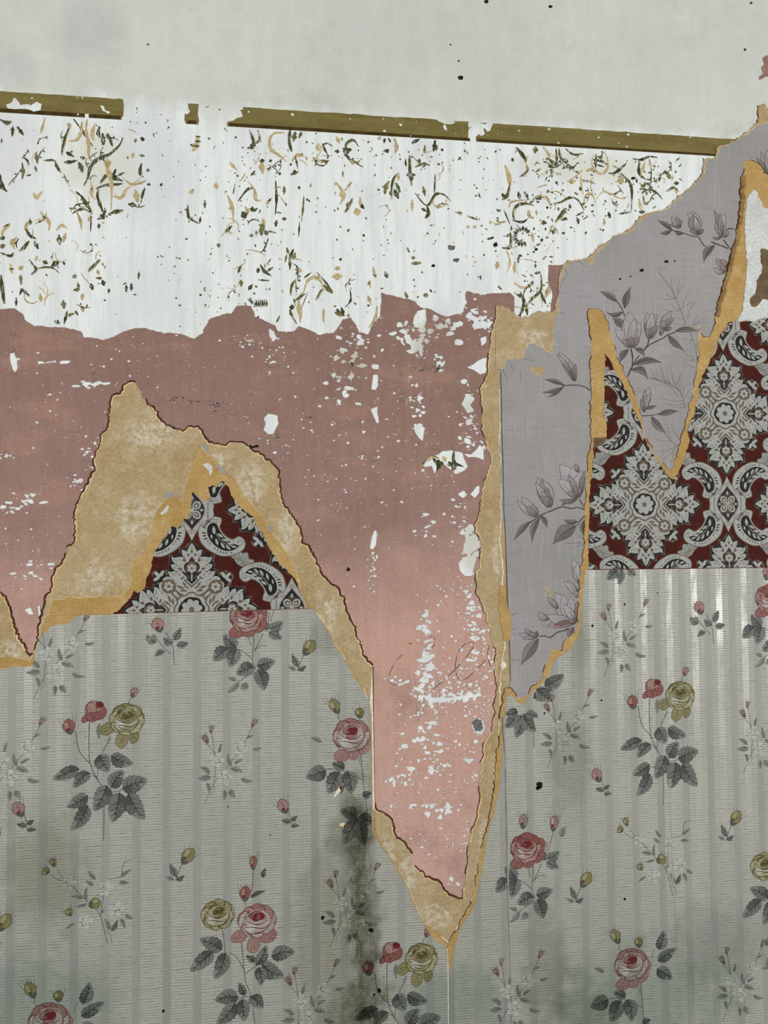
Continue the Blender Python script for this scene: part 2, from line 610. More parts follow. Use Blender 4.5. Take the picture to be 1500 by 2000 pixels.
def mat_ink(name, mode):
    """printing ink: the colour comes from the print, the weave of the paper shows through"""
    t = T(name)
    col = t.n('ShaderNodeAttribute', {}, attribute_name='Col')
    if mode == 'striped':
        band, rib, satin = paper_tex(t)
        col = t.mix(t.math('MULTIPLY', rib, .45), col, rgb(150, 150, 140), 'MULTIPLY')
        col = t.mod(col, t.noise(240, 4, .7), .82, 1.18)
        col = stains(t, col)
        return t.done(col, .6, None, spec=.25)
    if mode == 'damask':
        rb = t.math('ABSOLUTE', t.math('SUBTRACT', t.math('FRACT', t.math('DIVIDE', t.xyz(2), .0026)), .5))
        col = t.mix(t.math('MULTIPLY', t.ramp(rb, .28, .45), .35), col, rgb(150, 146, 142), 'MULTIPLY')
        col = t.mod(col, t.noise(330, 3, .7), .78, 1.2)
        return t.done(col, .6, None, spec=.2)
    if mode == 'lilac':
        wa = t.noise(1, 3, .6, (18, 1, 700))
        wb = t.noise(1, 3, .6, (700, 1, 12))
        col = t.mod(col, wa, 1.12, .86)
        col = t.mod(col, wb, .9, 1.12)
        return t.done(col, .7, None, spec=.25)
    # distemper frieze, brushed dry and half worn away
    wear = t.ramp(t.noise(1, 6, .75, (170, 1, 60)), .52, .64)
    col = t.mod(col, t.noise(140, 4, .7), .75, 1.3)
    col = t.mix(t.math('MULTIPLY', wear, .75), col, rgb(216, 218, 210))
    return t.done(col, .9, None, spec=.15)


def mat_plain(name, a, b, sc=60, r=.9, spec=.15, bump=.3):
    t = T(name)
    nz = t.noise(sc, 5, .65)
    col = t.mix(t.ramp(nz, .36, .64), rgb(*a), rgb(*b))
    col = t.mix(t.math('MULTIPLY', t.ramp(t.noise(420, 2, .6), .56, .74), .3), col, rgb(*[int(v * .7) for v in a]))
    return t.done(col, r, nz, bump, .001, spec)


xa, xb = W(385.5, 1480)[0], W(501.0, 1480)[0]
STRIPE['per'] = (xb - xa) / 2 / 1000
STRIPE['x0'] = xa / 1000
M = {
    'plaster': mat_plaster(), 'pink': mat_pink(),
    'tan': mat_core('raw_tan_paper', (186, 165, 127), (176, 152, 111), (198, 179, 144), (214, 205, 184), 3, .58,
                    ((790, 1700, 44, 60), (850, 1790, 50, 40), (755, 1660, 22, 40), (300, 850, 70, 50), (490, 950, 40, 70), (430, 905, 30, 26), (270, 1010, 60, 60), (190, 1130, 60, 40), (640, 1200, 30, 60), (1040, 660, 40, 30), (945, 1640, 16, 60), (935, 1700, 14, 50), (560, 1050, 30, 60), (970, 1100, 14, 60), (30, 1270, 40, 26))),
    'ochre': mat_core('raw_ochre_paper', (192, 159, 103), (180, 145, 86), (200, 171, 118), (214, 198, 162), 8, .68),
    'white_paper': mat_core('raw_white_paper', (214, 216, 212), (204, 206, 200), (226, 228, 226), (232, 234, 232), 5),
    'lilac': mat_lilac(),
    'ink_lilac': mat_ink('ink_on_lilac', 'lilac'), 'ink_damask': mat_ink('ink_on_damask', 'damask'),
    'ink_frieze': mat_ink('frieze_distemper', 'frieze'),
    'damask': mat_plain('damask_red_ground', (72, 24, 15), (58, 18, 11), 90, .75, .15),
    'deckle': mat_plain('paper_fibre', (226, 204, 160), (206, 176, 122), 140),
    'deckle_white': mat_plain('white_paper_fibre', (232, 226, 212), (212, 198, 170), 140),
    'edge_brown': mat_plain('brown_edge_with_shade', (96, 60, 42), (60, 36, 27), 120),  # brown paper edges and joints; edge shadow is put into this colour too
    'olive': None, 'olive_dark': mat_plain('dark_olive_distemper', (74, 58, 28), (54, 44, 22), 60),
    'hole': mat_plain('nail_hole_dark', (34, 28, 24), (20, 18, 16), 90),
    'brown': mat_plain('brown_size', (112, 96, 72), (92, 78, 58), 50),
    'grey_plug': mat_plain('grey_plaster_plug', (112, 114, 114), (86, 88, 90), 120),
    'pencil': mat_plain('pencil_line', (44, 36, 36), (30, 26, 26), 200),
}
STRIPE_L = dict(STRIPE)
M['striped_l'], M['ink_striped_l'] = mat_striped(), mat_ink('ink_on_striped', 'striped')
STRIPE['x0'] += STRIPE['per'] * .735
M['striped_r'], M['ink_striped_r'] = mat_striped(), mat_ink('ink_on_striped', 'striped')


def mat_olive():
    t = T('olive_distemper')
    col = t.mix(t.ramp(t.noise(1, 4, .6, (6, 1, 60)), .4, .64), rgb(120, 109, 64), rgb(108, 97, 54))
    col = t.mix(t.math('MULTIPLY', t.ramp(t.noise(40, 5, .7), .5, .7), .5), col, rgb(134, 123, 78))
    col = t.mix(t.math('MULTIPLY', t.ramp(t.noise(400, 2, .6), .55, .72), .4), col, rgb(86, 76, 40))
    return t.done(col, .9, t.noise(80, 4), .3, .0008, .15)


M['olive'] = mat_olive()

# levels above the plaster, in millimetres
Z_VINE, Z_BAND, Z_PINK, Z_TAN, Z_LIL, Z_OCH, Z_TOP = .15, .35, 1.6, 2.9, 3.3, 4.5, 4.9
FAR_L, FAR_R, FAR_B, FAR_T = -420, 1900, 2480, -420


def J(pts, amp=1.6, step=5.0, seed=1):
    return WL(rough(pts, amp * 1.25, step * .8, seed))


# ------------------------------------------------------------------ the wall
wx0, wz1 = W(FAR_L - 60, FAR_T)
wx1, _ = W(FAR_R + 60, FAR_T)
_, wz0 = W(750, FAR_B)
wz0 = min(wz0, W(FAR_L, FAR_B)[1], W(FAR_R, FAR_B)[1]) - 40
wz1 = max(wz1, W(FAR_R, FAR_T)[1])
nx, nz = 40, 40
wv, wf = [], []
for j in range(nz + 1):
    for i in range(nx + 1):
        wv.append((wx0 + (wx1 - wx0) * i / nx, 0.0, wz0 + (wz1 - wz0) * j / nz))
for j in range(nz):
    for i in range(nx):
        a = j * (nx + 1) + i
        wf.append([a, a + 1, a + nx + 2, a + nx + 1])
b0 = len(wv)
wv += [(wx0, -120, wz0), (wx1, -120, wz0), (wx1, -120, wz1), (wx0, -120, wz1)]
wf.append([b0 + 3, b0 + 2, b0 + 1, b0])
for side, c in ((list(range(0, nx + 1)), (b0 + 1, b0)),
                ([j * (nx + 1) + nx for j in range(nz + 1)], (b0 + 2, b0 + 1)),
                ([nz * (nx + 1) + i for i in range(nx, -1, -1)], (b0 + 3, b0 + 2)),
                ([j * (nx + 1) for j in range(nz, -1, -1)], (b0, b0 + 3))):
    wf.append(side[::-1] + [c[1], c[0]])
wall = finish('wall_back', wv, wf, M['plaster'], None)
tag(wall, 'old white plastered wall with faded painted frieze and olive line', None, None, 'structure')

# the olive painted line, in the pieces that are left
band_top = lambda x: 178 + (x - 0) * .0656
band_bot = lambda x: 219.5 + (x - 0) * .0613


def band(x0, x1, left, right, holes, seed):
    top = rough([(x, band_top(x)) for x in np.linspace(x0, x1, max(3, int((x1 - x0) / 60)))], .7, 8, seed)
    bot = [(x, band_bot(x)) for x in np.linspace(x1, x0, 5)]
    ol = WL(top + right + bot + left)
    hp = [WL(rough(h, .9, 3.5, seed + 40, True)) if len(h) < 9 or len(h) > 12 else WL(h) for h in holes]
    o = slab('painted_band', [ol], hp, 0, Z_BAND, M['olive'], wall)
    lo = [(x, band_bot(x) - 8 + 3.6 * max(0, x) / 1400) for x in np.linspace(x0 + 4, x1 - 4, 6)] + [(x, band_bot(x) - .2) for x in np.linspace(x1 - 4, x0 + 2, 6)]
    slab('band_dark_edge', [WL(lo)], hp, Z_BAND, Z_BAND + .1, M['olive_dark'], o)  # dark olive line painted along the band's lower edge
    return o


def chips(x0, x1, n, seed, rmax=6, y0=None, y1=None):
    rnd = random.Random(seed)
    out = []
    for i in range(n):
        x = rnd.uniform(x0, x1)
        y = rnd.uniform(band_top(x), band_bot(x)) if y0 is None else rnd.uniform(y0, y1)
        r = rnd.uniform(.8, rmax) * rnd.random()+.7
        out.append(blob(x, y, r * 1.2, r, seed * 100 + i))
    return out


band(-420, 240, [(-420, 190)], [(242, 205), (241, 226), (236, 232)], [
    [(10, 205), (22, 200), (28, 190), (34, 197), (40, 206), (52, 203), (60, 207), (70, 199), (82, 203), (80, 216), (66, 218), (48, 212), (30, 213), (14, 211)],
    [(196, 205), (203, 207), (206, 215), (215, 218), (213, 222), (200, 216)], [(166, 222), (174, 222), (174, 234), (170, 238), (167, 232)],
] + chips(0, 240, 6, 3, 2.2), 1)
band(363, 388, [(360, 234)], [(386, 222), (389, 236), (386, 245)], [[(366, 196), (368, 212), (372, 218), (366, 224), (362, 222), (355, 214)]], 2)
band(444, 922, [(443, 240), (452, 233), (460, 232), (464, 228), (474, 224), (470, 216)], [(924, 247), (915, 252), (914, 276)],
     [[(440, 200), (474, 200), (475, 214), (466, 216), (473, 222), (474, 228), (462, 231), (455, 236), (440, 238)],
      [(866, 246), (869, 243), (874, 252), (872, 256), (867, 253)], [(779, 242), (786, 242), (785, 247), (781, 247)],
      [(846, 228), (880, 232), (888, 238), (880, 244), (868, 243), (850, 233)], [(915, 236), (926, 240), (927, 246), (917, 250), (914, 246)]] + chips(480, 915, 8, 5, 2), 3)
band(930, 1440, [(929, 268), (935, 262), (940, 266), (947, 262), (944, 250), (950, 244)], [(1436, 300)],
     [[(926, 232), (938, 240), (948, 243), (956, 236), (962, 244), (958, 256), (951, 258), (946, 250), (944, 262), (936, 262), (931, 258), (928, 270), (920, 270), (920, 240)]] + chips(970, 1400, 12, 9, 2), 4)

# ------------------------------------------------------------------ pink lining
PINK_TOP = [(-420, 612), (-300, 640), (-200, 605), (-90, 622), (-40, 600), (0, 603), (30, 602), (43, 613), (50, 627), (67, 637), (120, 640), (160, 647), (163, 658), (203, 665), (230, 653),
            (260, 643), (283, 641), (317, 650), (350, 652), (380, 662), (397, 650), (410, 623), (443, 613), (452, 613), (463, 597), (490, 598), (497, 617),
            (517, 627), (538, 636), (543, 647), (575, 647), (584, 636), (611, 647), (622, 654), (652, 651), (670, 625), (685, 621), (696, 634), (701, 649),
            (720, 654), (729, 631), (743, 616), (745, 572), (809, 588), (820, 600), (842, 605), (875, 620), (906, 610), (912, 570), (938, 576), (996, 572)]
TAIL_R = [(902, 1755), (907, 1717), (912, 1670), (917, 1637), (928, 1607), (933, 1583), (935, 1560), (937, 1527), (939, 1485), (950, 1443), (960, 1425),
          (964, 1395), (969, 1350), (967, 1305), (967, 1269), (958, 1242), (950, 1209), (939, 1176), (929, 1155), (929, 1140), (933, 1110), (938, 1074),
          (939, 1058), (927, 1034), (933, 1010), (938, 990), (940, 953), (954, 917), (958, 902), (950, 865), (940, 840), (941, 799), (938, 759), (950, 733),
          (954, 697), (958, 656), (967, 623), (969, 598)]
pink_outline = J(PINK_TOP, 1.0, 5, 11) + WL([(1004, 580), (1004, 1830), (FAR_L, 1830)])

rnd = random.Random(77)
flakes = []        # photo px: places where the pink has come away


def fl(x, y, rx, ry, n=10, wob=.4):
    flakes.append(blob(x, y, rx, ry, len(flakes) + 5, n, wob))


def cluster(cx, cy, sx, sy, n, r0, r1, asp=1.0):
    r1 *= .9
    for i in range(int(n * 1.6)):
        x, y = rnd.gauss(cx, sx), rnd.gauss(cy, sy)
        r = r0 + (r1 - r0) * rnd.random() ** 2.2
        flakes.append(blob(x, y, r * rnd.uniform(.8, 1.5) * asp, r * rnd.uniform(.7, 1.1), len(flakes) + 5, 8, .5))


flakes += [
    [(19, 690), (29, 688), (33, 704), (35, 718), (30, 728), (24, 722), (20, 708)],
    [(515, 818), (522, 808), (533, 809), (543, 812), (542, 832), (534, 848), (524, 849), (515, 840), (518, 828)],
    [(525, 640), (536, 648), (540, 660), (533, 668), (525, 656)],
    [(728, 732), (739, 730), (739, 752), (734, 762), (725, 760)], [(724, 800), (737, 793), (738, 812), (741, 826), (735, 826)],
    [(808, 622), (815, 607), (832, 603), (834, 625), (828, 642), (812, 640), (806, 632)],
    [(911, 717), (925, 711), (938, 702), (950, 698), (951, 728), (938, 732), (922, 722)],
    [(937, 661), (950, 656), (951, 668), (941, 676)],
    [(822, 908), (836, 892), (856, 888), (870, 876), (886, 880), (904, 884), (908, 896), (915, 912), (905, 920), (889, 926), (878, 915), (866, 907), (856, 917), (848, 926), (843, 910), (830, 912)],
    [(905, 886), (920, 888), (928, 880), (938, 868), (946, 880), (946, 898), (938, 896), (930, 892), (915, 893)],
    [(895, 1100), (905, 1088), (920, 1085), (932, 1088), (926, 1110), (922, 1125), (908, 1125), (898, 1115)],
    [(905, 1062), (915, 1050), (928, 1040), (934, 1052), (928, 1075), (918, 1085), (904, 1080)],
    [(722, 1070), (726, 1048), (732, 1034), (737, 1040), (735, 1064), (728, 1074)],
    [(918, 966), (930, 950), (938, 948), (936, 964), (928, 972)], [(894, 965), (906, 958), (913, 966), (904, 974)],
    [(902, 790), (908, 775), (918, 770), (928, 778), (920, 792), (926, 802), (912, 808)],
    [(808, 828), (818, 830), (829, 842), (826, 862), (818, 856), (810, 844)],
    [(834, 1505), (846, 1492), (848, 1512), (842, 1514)],
    [(766, 1526), (773, 1522), (774, 1536), (767, 1538)], [(904, 1483), (924, 1480), (927, 1486), (910, 1488)],
    [(908, 1690), (913, 1692), (912, 1706), (907, 1706)], [(884, 1644), (887, 1644), (886, 1656), (882, 1654)],
    [(774, 1340), (792, 1330), (801, 1328), (800, 1333), (780, 1339)],
    [(826, 1358), (850, 1362), (880, 1362), (904, 1358), (934, 1356), (932, 1360), (900, 1366), (870, 1371), (845, 1372), (832, 1366)],
    [(48, 1192), (58, 1184), (62, 1190), (66, 1200), (56, 1200)], [(72, 1184), (79, 1182), (80, 1204), (76, 1208)],
    [(92, 1100), (108, 1099), (107, 1104), (93, 1105)], [(50, 1101), (64, 1099), (64, 1105), (52, 1105)],
]
for a in ((690, 690, 26, 30, 34, 1.2, 8), (668, 735, 12, 22, 18, 1.2, 8), (786, 655, 10, 14, 10, 1, 7), (820, 670, 14, 18, 34, 1.2, 9),
          (860, 640, 16, 12, 20, 1.2, 8), (938, 620, 22, 20, 34, 1.2, 9), (858, 700, 5, 18, 12, 1, 6), (820, 800, 8, 22, 22, 1.2, 7),
          (915, 800, 10, 26, 26, 1.2, 8), (920, 860, 16, 14, 16, 1.2, 7), (830, 1030, 10, 18, 14, 1, 6), (920, 1055, 12, 26, 40, 1.2, 8),
          (900, 1000, 16, 20, 14, 1, 6), (832, 1240, 5, 30, 26, 1.2, 6), (836, 1290, 5, 26, 30, 1.2, 7), (830, 1310, 8, 10, 16, 1.2, 7),
          (835, 1360, 16, 12, 30, 1.2, 7), (900, 1360, 26, 5, 26, 1.2, 6), (930, 1250, 14, 20, 26, 1, 6), (920, 1200, 12, 20, 20, 1, 6),
          (730, 1100, 4, 24, 18, .8, 4), (770, 1330, 8, 4, 10, 1, 5), (840, 1440, 26, 22, 34, 1, 6), (900, 1340, 40, 30, 60, .8, 4.5),
          (860, 1480, 46, 26, 46, .8, 5), (790, 1520, 30, 14, 22, 1, 6), (800, 1574, 34, 2.5, 24, 1.2, 5.5), (870, 1580, 14, 8, 16, 1.2, 7),
          (850, 1640, 34, 26, 26, .8, 4), (912, 1640, 5, 30, 26, .8, 3.5), (885, 1730, 8, 10, 8, 1, 5), (760, 1120, 60, 60, 40, .6, 2.5),
          (540, 690, 26, 26, 26, .8, 4), (560, 870, 70, 60, 46, .6, 3), (640, 820, 70, 70, 50, .7, 4), (700, 900, 60, 60, 46, .6, 3.4),
          (230, 690, 60, 40, 50, .6, 3), (170, 790, 70, 50, 30, .6, 3.4), (180, 750, 14, 4, 12, 1, 5, 2.2), (480, 670, 16, 10, 20, .8, 4),
          (180, 890, 12, 22, 26, .8, 4.5), (150, 945, 10, 6, 12, 1, 6), (40, 975, 22, 10, 16, 1, 6, 1.5), (20, 990, 14, 8, 8, 1, 5, 1.5),
          (60, 1130, 40, 20, 30, .7, 4, 1.6), (30, 1060, 26, 26, 14, .7, 3.4), (60, 920, 60, 60, 18, .6, 3), (300, 740, 50, 50, 34, .6, 2.5),
          (120, 830, 60, 60, 20, .6, 3), (750, 720, 60, 80, 40, .6, 3), (800, 950, 60, 60, 30, .6, 3), (940, 1320, 14, 40, 24, .8, 4),
          (70, 712, 34, 10, 8, 1, 5, 2.2), (255, 750, 12, 4, 5, 1, 4), (10, 890, 8, 3, 4, 2, 6), (725, 1140, 4, 16, 8, .8, 4)):
    cluster(*a)
for x0, y0, x1, y1, n, rm in ((815, 1140, 966, 1420, 380, 3.0), (770, 1330, 960, 1560, 260, 3.0), (740, 1480, 935, 1700, 190, 2.2), (880, 1020, 940, 1180, 90, 2.0), (500, 640, 950, 1000, 260, 1.7), (0, 640, 500, 900, 180, 1.5), (0, 900, 180, 1200, 80, 1.7), (600, 950, 940, 1130, 110, 1.6)):
    for i in range(n):
        r = .7 + (rm - .7) * rnd.random() ** 2
        flakes.append(blob(rnd.uniform(x0, x1), rnd.uniform(y0, y1), r * rnd.uniform(.9, 1.7), r * .9, len(flakes) + 5, 6, .35))
for k in range(4):   # the raking scratches near the pencil line
    x = 811 + k * 4.5
    flakes.append(WL_ := [(x, 1328), (x + 1.6, 1328), (x + 2.6, 1372), (x + 1.2, 1374)])
flakes_mm = [WL(rough(f, .7, 3.5, 600 + i, True) if len(f) not in (6, 8) else f) for i, f in enumerate(flakes)]
pink = slab('pink_lining_paper', [pink_outline], flakes_mm, 0.3, Z_PINK, M['pink'])
tag(pink, 'large faded pink lining paper flaked to white, running down into a pointed tail', 'lining paper')

# lifted pink flaps and raised dark bubbles
for i, (x, y, rx, ry) in enumerate(((24, 683, 6, 3), (528, 800, 8, 3), (27, 730, 4, 3), (27, 652, 5, 5), (530, 676, 12, 4), (532, 714, 12, 4),
                                    (734, 728, 7, 4), (732, 790, 7, 3), (766, 745, 5, 3.5), (769, 758, 2, 2), (765, 758, 2, 2), (860, 875, 22, 5), (820, 866, 5, 3),
                                    (180, 728, 7, 2), (455, 806, 9, 2.5), (740, 974, 5, 2), (786, 782, 4, 2))):
    p = WL(blob(x, y, rx, ry, 900 + i, 10, .3))
    slab('lifted_flap', [p], [], Z_PINK, Z_PINK + 1.2, M['pink'], pink, lift=1.0)

for nm, pts, lab, seed in (
        ('pink_paper_scrap', [(1071, 518), (1098, 517), (1097, 535), (1093, 571), (1089, 619), (1080, 680), (1074, 640), (1075, 608), (1079, 571), (1072, 553), (1070, 536)],
         'small pink paper scrap clinging to the left edge of the lilac strip', 21),
        ('pink_paper_scrap', [(1489, 112), (1496, 108), (1520, 112), (1560, 120), (1550, 160), (1512, 148), (1496, 150), (1483, 157), (1481, 150), (1490, 144), (1487, 132), (1492, 126)],
         'tiny pink scrap high on the plaster at the right edge of the picture', 22)):
    s = slab(nm, [J(pts + pts[:1], .8, 4, seed)[:-1]], [], 0.3, .9, M['pink'])
    tag(s, lab, 'paper scrap')

# ------------------------------------------------------------------ second layer: lilac paper and its raw tan core
PEAK = [(FAR_L, 1190), (-330, 1120), (-240, 1215), (-160, 1240), (-80, 1180), (-30, 1150), (0, 1158), (10, 1166), (18, 1192), (26, 1220), (36, 1248), (52, 1268), (60, 1284), (70, 1270), (76, 1240), (84, 1200), (96, 1156),
        (108, 1116), (128, 1088), (133, 1070), (145, 1060), (147, 1033), (145, 1000), (157, 970), (172, 947), (182, 920), (187, 890), (200, 860), (212, 833),
        (217, 800), (223, 777), (240, 767), (243, 753), (260, 745), (267, 752), (275, 767), (287, 787), (302, 803), (307, 820), (333, 837), (358, 845),
        (367, 835), (387, 835), (407, 862), (430, 872), (450, 867), (473, 865), (494, 880), (529, 900), (542, 920), (545, 950), (551, 983), (571, 1008),
        (584, 1030), (591, 1056), (606, 1074), (624, 1113), (637, 1137), (658, 1146), (667, 1164), (675, 1191), (687, 1227), (703, 1257), (708, 1281), (727, 1300)]
peak_mm = J(PEAK, 2.1, 4.4, 31)
tl = empty('torn_lilac_paper', 400, 1250)
tag(tl, 'tan raw backing of torn paper rising in a ragged peak beside the pink lining, left', 'wallpaper', 'torn strips of lilac paper')
slab('raw_backing', [peak_mm + WL([(728, 1420), (731, 1580), (731.4, 1640), (733.4, FAR_B), (FAR_L, FAR_B)])], [], Z_PINK + .25, Z_TAN, M['tan'], tl)
ridge('torn_edge_with_shade', peak_mm, 4.6, .7, Z_PINK, M['edge_brown'], tl, 41, .32, .06)  # brown core of the tear and its shadow, painted as one dark ribbon
ridge('fibre_edge', peak_mm, 2.2, .5, Z_TAN - .1, M['deckle'], tl, 42, -.7, .25)
slab('straight_edge_strip', [WL([(721, 1385), (727, 1300), (729.2, 1430), (731.5, 1578), (726.5, 1578), (724, 1430)])], [], Z_TAN, Z_TAN + .3, M['deckle_white'], tl)
ridge('cut_edge_with_shade', WL([(728.5, 1302), (729.6, 1420), (731.6, 1572)]), 2.6, .6, Z_PINK, M['edge_brown'], tl, 47, 0, 0)
# dark lines where the paper split along the top
for i, pl in enumerate(([(300, 812), (320, 828), (345, 840), (362, 846)], [(408, 864), (430, 874), (452, 866), (470, 866), (492, 874), (512, 873)])):
    ridge('dark_split_line', J(pl, 1.5, 3, 50 + i), 3.6, .8, Z_PINK, M['hole'], tl, 52 + i, .2, .3)
for i, pts in enumerate(([(392, 868), (405, 868), (406, 884), (394, 886)], [(324, 961), (340, 962), (341, 972), (326, 974)],
                         [(104, 1170), (136, 1169), (137, 1190), (128, 1210), (120, 1192), (106, 1190)], [(150, 1168), (186, 1168), (186, 1178), (152, 1176)])):
    slab('lilac_remnant', [J(pts + pts[:1], .7, 4, 60 + i)[:-1]], [], Z_TAN, Z_LIL, M['lilac'], tl)

TAIL_L = [(730, 1567), (733, 1578), (750, 1588), (763, 1603), (772, 1630), (790, 1650), (803, 1667), (808, 1692), (830, 1712), (853, 1720), (867, 1737), (872, 1747), (887, 1753)]
tail_mm = J(TAIL_L + TAIL_R, 1.8, 4.4, 33)
tm = empty('torn_lilac_paper', 880, 1800)
tag(tm, 'narrow tan raw paper edging the pointed pink tail and its right side', 'wallpaper', 'torn strips of lilac paper')
slab('raw_backing', [tail_mm + WL([(967.5, 640), (965.5, 720), (975.7, 722), (985, 1050), (994.5, 1340), (1002.5, 2000), (1009.5, FAR_B), (734.0, FAR_B), (732.0, 1580)])], [], Z_PINK + .25, Z_TAN, M['tan'], tm)
nl = len(rough(TAIL_L, 1.8 * 1.25, 4.4 * .8, 33))
ridge('torn_edge_with_shade', tail_mm[:nl + 4], 4.6, .7, Z_PINK, M['edge_brown'], tm, 43, .32, .04)  # brown edge darkened to include the shadow beside the tear
ridge('torn_edge_with_shade', tail_mm[nl:], 2.6, .45, Z_PINK, M['edge_brown'], tm, 44, .32, .3)
ridge('fibre_edge', tail_mm, 2.2, .5, Z_TAN - .1, M['deckle'], tm, 45, -.7, .3)
# pale fibre line between the tan and the striped paper
ridge('fibre_line', J([(974, 760), (978, 1000), (975, 1060), (982, 1120), (978, 1180), (984, 1260), (978, 1300), (975, 1380), (973, 1450), (967, 1500), (962, 1560), (953, 1610),
                       (940, 1653), (932, 1703), (928, 1733), (917, 1767), (900, 1797), (887, 1820), (877, 1838), (860, 1827), (840, 1810), (830, 1802)], 1.0, 5, 7), 2.2, .22, Z_TAN, M['deckle_white'], tm, 46, 0, .15)

LIL_TOP = [(1500 + 400, 215), (1700, 232), (1560, 226), (1500, 243), (1476, 244), (1460, 262), (1440, 276), (1416, 286), (1404, 288), (1398, 308), (1376, 314), (1376, 338), (1356, 366), (1324, 390), (1300, 410),
           (1268, 422), (1244, 434), (1232, 452), (1208, 460), (1180, 478), (1160, 498), (1152, 522), (1144, 506), (1112, 514), (1096, 530), (1092, 570), (1086, 610), (1078, 650), (1078, 690)]
LIL_LOW = [(1078, 692), (1067, 688), (1049, 674), (1034, 672), (1025, 685), (1021, 701), (998, 701), (988, 703), (985, 720), (976, 721)]
lil_top_mm = J(LIL_TOP, 2.0, 4.4, 35)
tr = empty('torn_lilac_paper', 1250, 600)
tag(tr, 'lilac wallpaper with grey magnolia branches, torn diagonally below the frieze', 'wallpaper', 'torn strips of lilac paper')
TAN_R_ = [(1900, 206), (1700, 222), (1560, 214), (1512, 216), (1500, 216), (1492, 208), (1482, 208), (1479, 236), (1468, 246), (1456, 258), (1436, 270), (1412, 281), (1398, 284), (1394, 306), (1371, 311), (1372, 336), (1352, 362), (1320, 386), (1297, 406),
         (1264, 418), (1240, 429), (1228, 446), (1204, 456), (1176, 474), (1156, 494), (1140, 502), (1110, 510), (1092, 527), (1088, 570), (1082, 608), (1076, 611),
         (1049, 609), (1034, 619), (1010, 619), (998, 602), (969, 598)]
TAN_R = [(x + 1.6, y + 2.0) if 1085 < x < 1475 and y < 600 else (x, y) for x, y in TAN_R_]
tan_r_mm = J(TAN_R, 2.0, 4.4, 36)
slab('raw_backing', [tan_r_mm + WL([(968, 640), (966.2, 720), (976.2, 722), (985.5, 1050), (995, 1340), (1003, 2000), (1010, FAR_B), (FAR_R, FAR_B)])], [], Z_PINK + .25, Z_TAN + .02, M['tan'], tr)
hole1 = J([(1033, 719), (1046, 716), (1060, 718), (1066, 730), (1056, 735), (1040, 728), (1033, 719)], .8, 4, 81)[:-1]
hole2 = J([(1066, 1146), (1071, 1142), (1078, 1162), (1076, 1168), (1070, 1162), (1066, 1146)], .6, 4, 82)[:-1]
lil_poly = lil_top_mm + J(LIL_LOW, 1.2, 4, 37) + WL([(976.5, 725), (983, 1000), (986, 1050), (990, 1170), (994, 1250), (996, 1346), (1003, 1900), (1010, FAR_B), (FAR_R, FAR_B)])
lil_face = slab('printed_face', [lil_poly], [hole1, hole2], Z_TAN, Z_LIL, M['lilac'], tr)
ridge('torn_edge_with_shade', tan_r_mm[:-14], 4.2, .9, .5, M['edge_brown'], tr, 48, .3, .05)
ridge('fibre_edge', lil_top_mm, 2.2, .8, Z_TAN, M['deckle'], tr, 49, .1, .55)
ridge('fibre_edge', J(LIL_LOW, 1.2, 4, 37), 2.0, .5, Z_TAN, M['deckle'], tr, 50, 0, .2)
slab('seam_overlap', [WL([(975, 725), (984, 725), (990, 1000), (997, 1240), (992, 1240), (984, 1020), (977, 1020)])], [], Z_TAN, Z_TAN + .15, M['lilac'], tr)
ridge('seam_line', WL([(977, 728), (983.5, 1000), (986.5, 1050), (990.5, 1170), (994.5, 1250), (996, 1330)]), 1.5, .3, Z_LIL, M['edge_brown'], tr, 54, 0, 0)

# ------------------------------------------------------------------ outer layer: damask over striped paper, with its raw ochre core
OCH_L = [(FAR_L, 1300), (-200, 1290), (0, 1282), (24, 1286), (60, 1288), (74, 1262), (84, 1232), (94, 1204), (99, 1184), (106, 1172), (136, 1169), (176, 1167), (236, 1164), (254, 1148), (258, 1122),
         (262, 1100), (282, 1080), (297, 1037), (307, 1000), (323, 977), (343, 970), (357, 983), (363, 957), (373, 917), (382, 883), (393, 872), (406, 888),
         (420, 899), (453, 933), (480, 973), (510, 1007), (528, 1037), (553, 1070), (570, 1093), (580, 1127), (598, 1172), (610, 1188)]
TAN_STR = [(618, 1197), (639, 1227), (654, 1257), (675, 1287), (693, 1320), (711, 1350), (721, 1371), (725, 1395)]
STR_TAIL = [(728, 1613), (733, 1627), (747, 1650), (763, 1673), (780, 1703), (797, 1730), (807, 1757), (820, 1787), (830, 1803)]
och_l_mm = J(OCH_L, 1.2, 5, 61)
out_l = och_l_mm + J(TAN_STR, 1.0, 5, 62) + WL([(726, 1480), (727, 1570)]) + J(STR_TAIL + [(840, 1810), (860, 1827), (872, 1842)], 1.2, 5, 63) + WL([(873, 1890), (878, FAR_B), (FAR_L, FAR_B)])
JOINT_L = lambda x: 1198.5 - (x - 223) * (10.5 / 375)
JOINT_R = lambda x: 1112.5 - (x - 1140) * (4.5 / 360)
above_l = WL([(FAR_L, JOINT_L(FAR_L)), (700, JOINT_L(700)), (700, 700), (FAR_L, 700)])
below_l = WL([(FAR_L, JOINT_L(FAR_L) + .6), (700, JOINT_L(700) + .6), (900, JOINT_L(700)), (1000, FAR_B + 50), (FAR_L - 50, FAR_B + 50)])

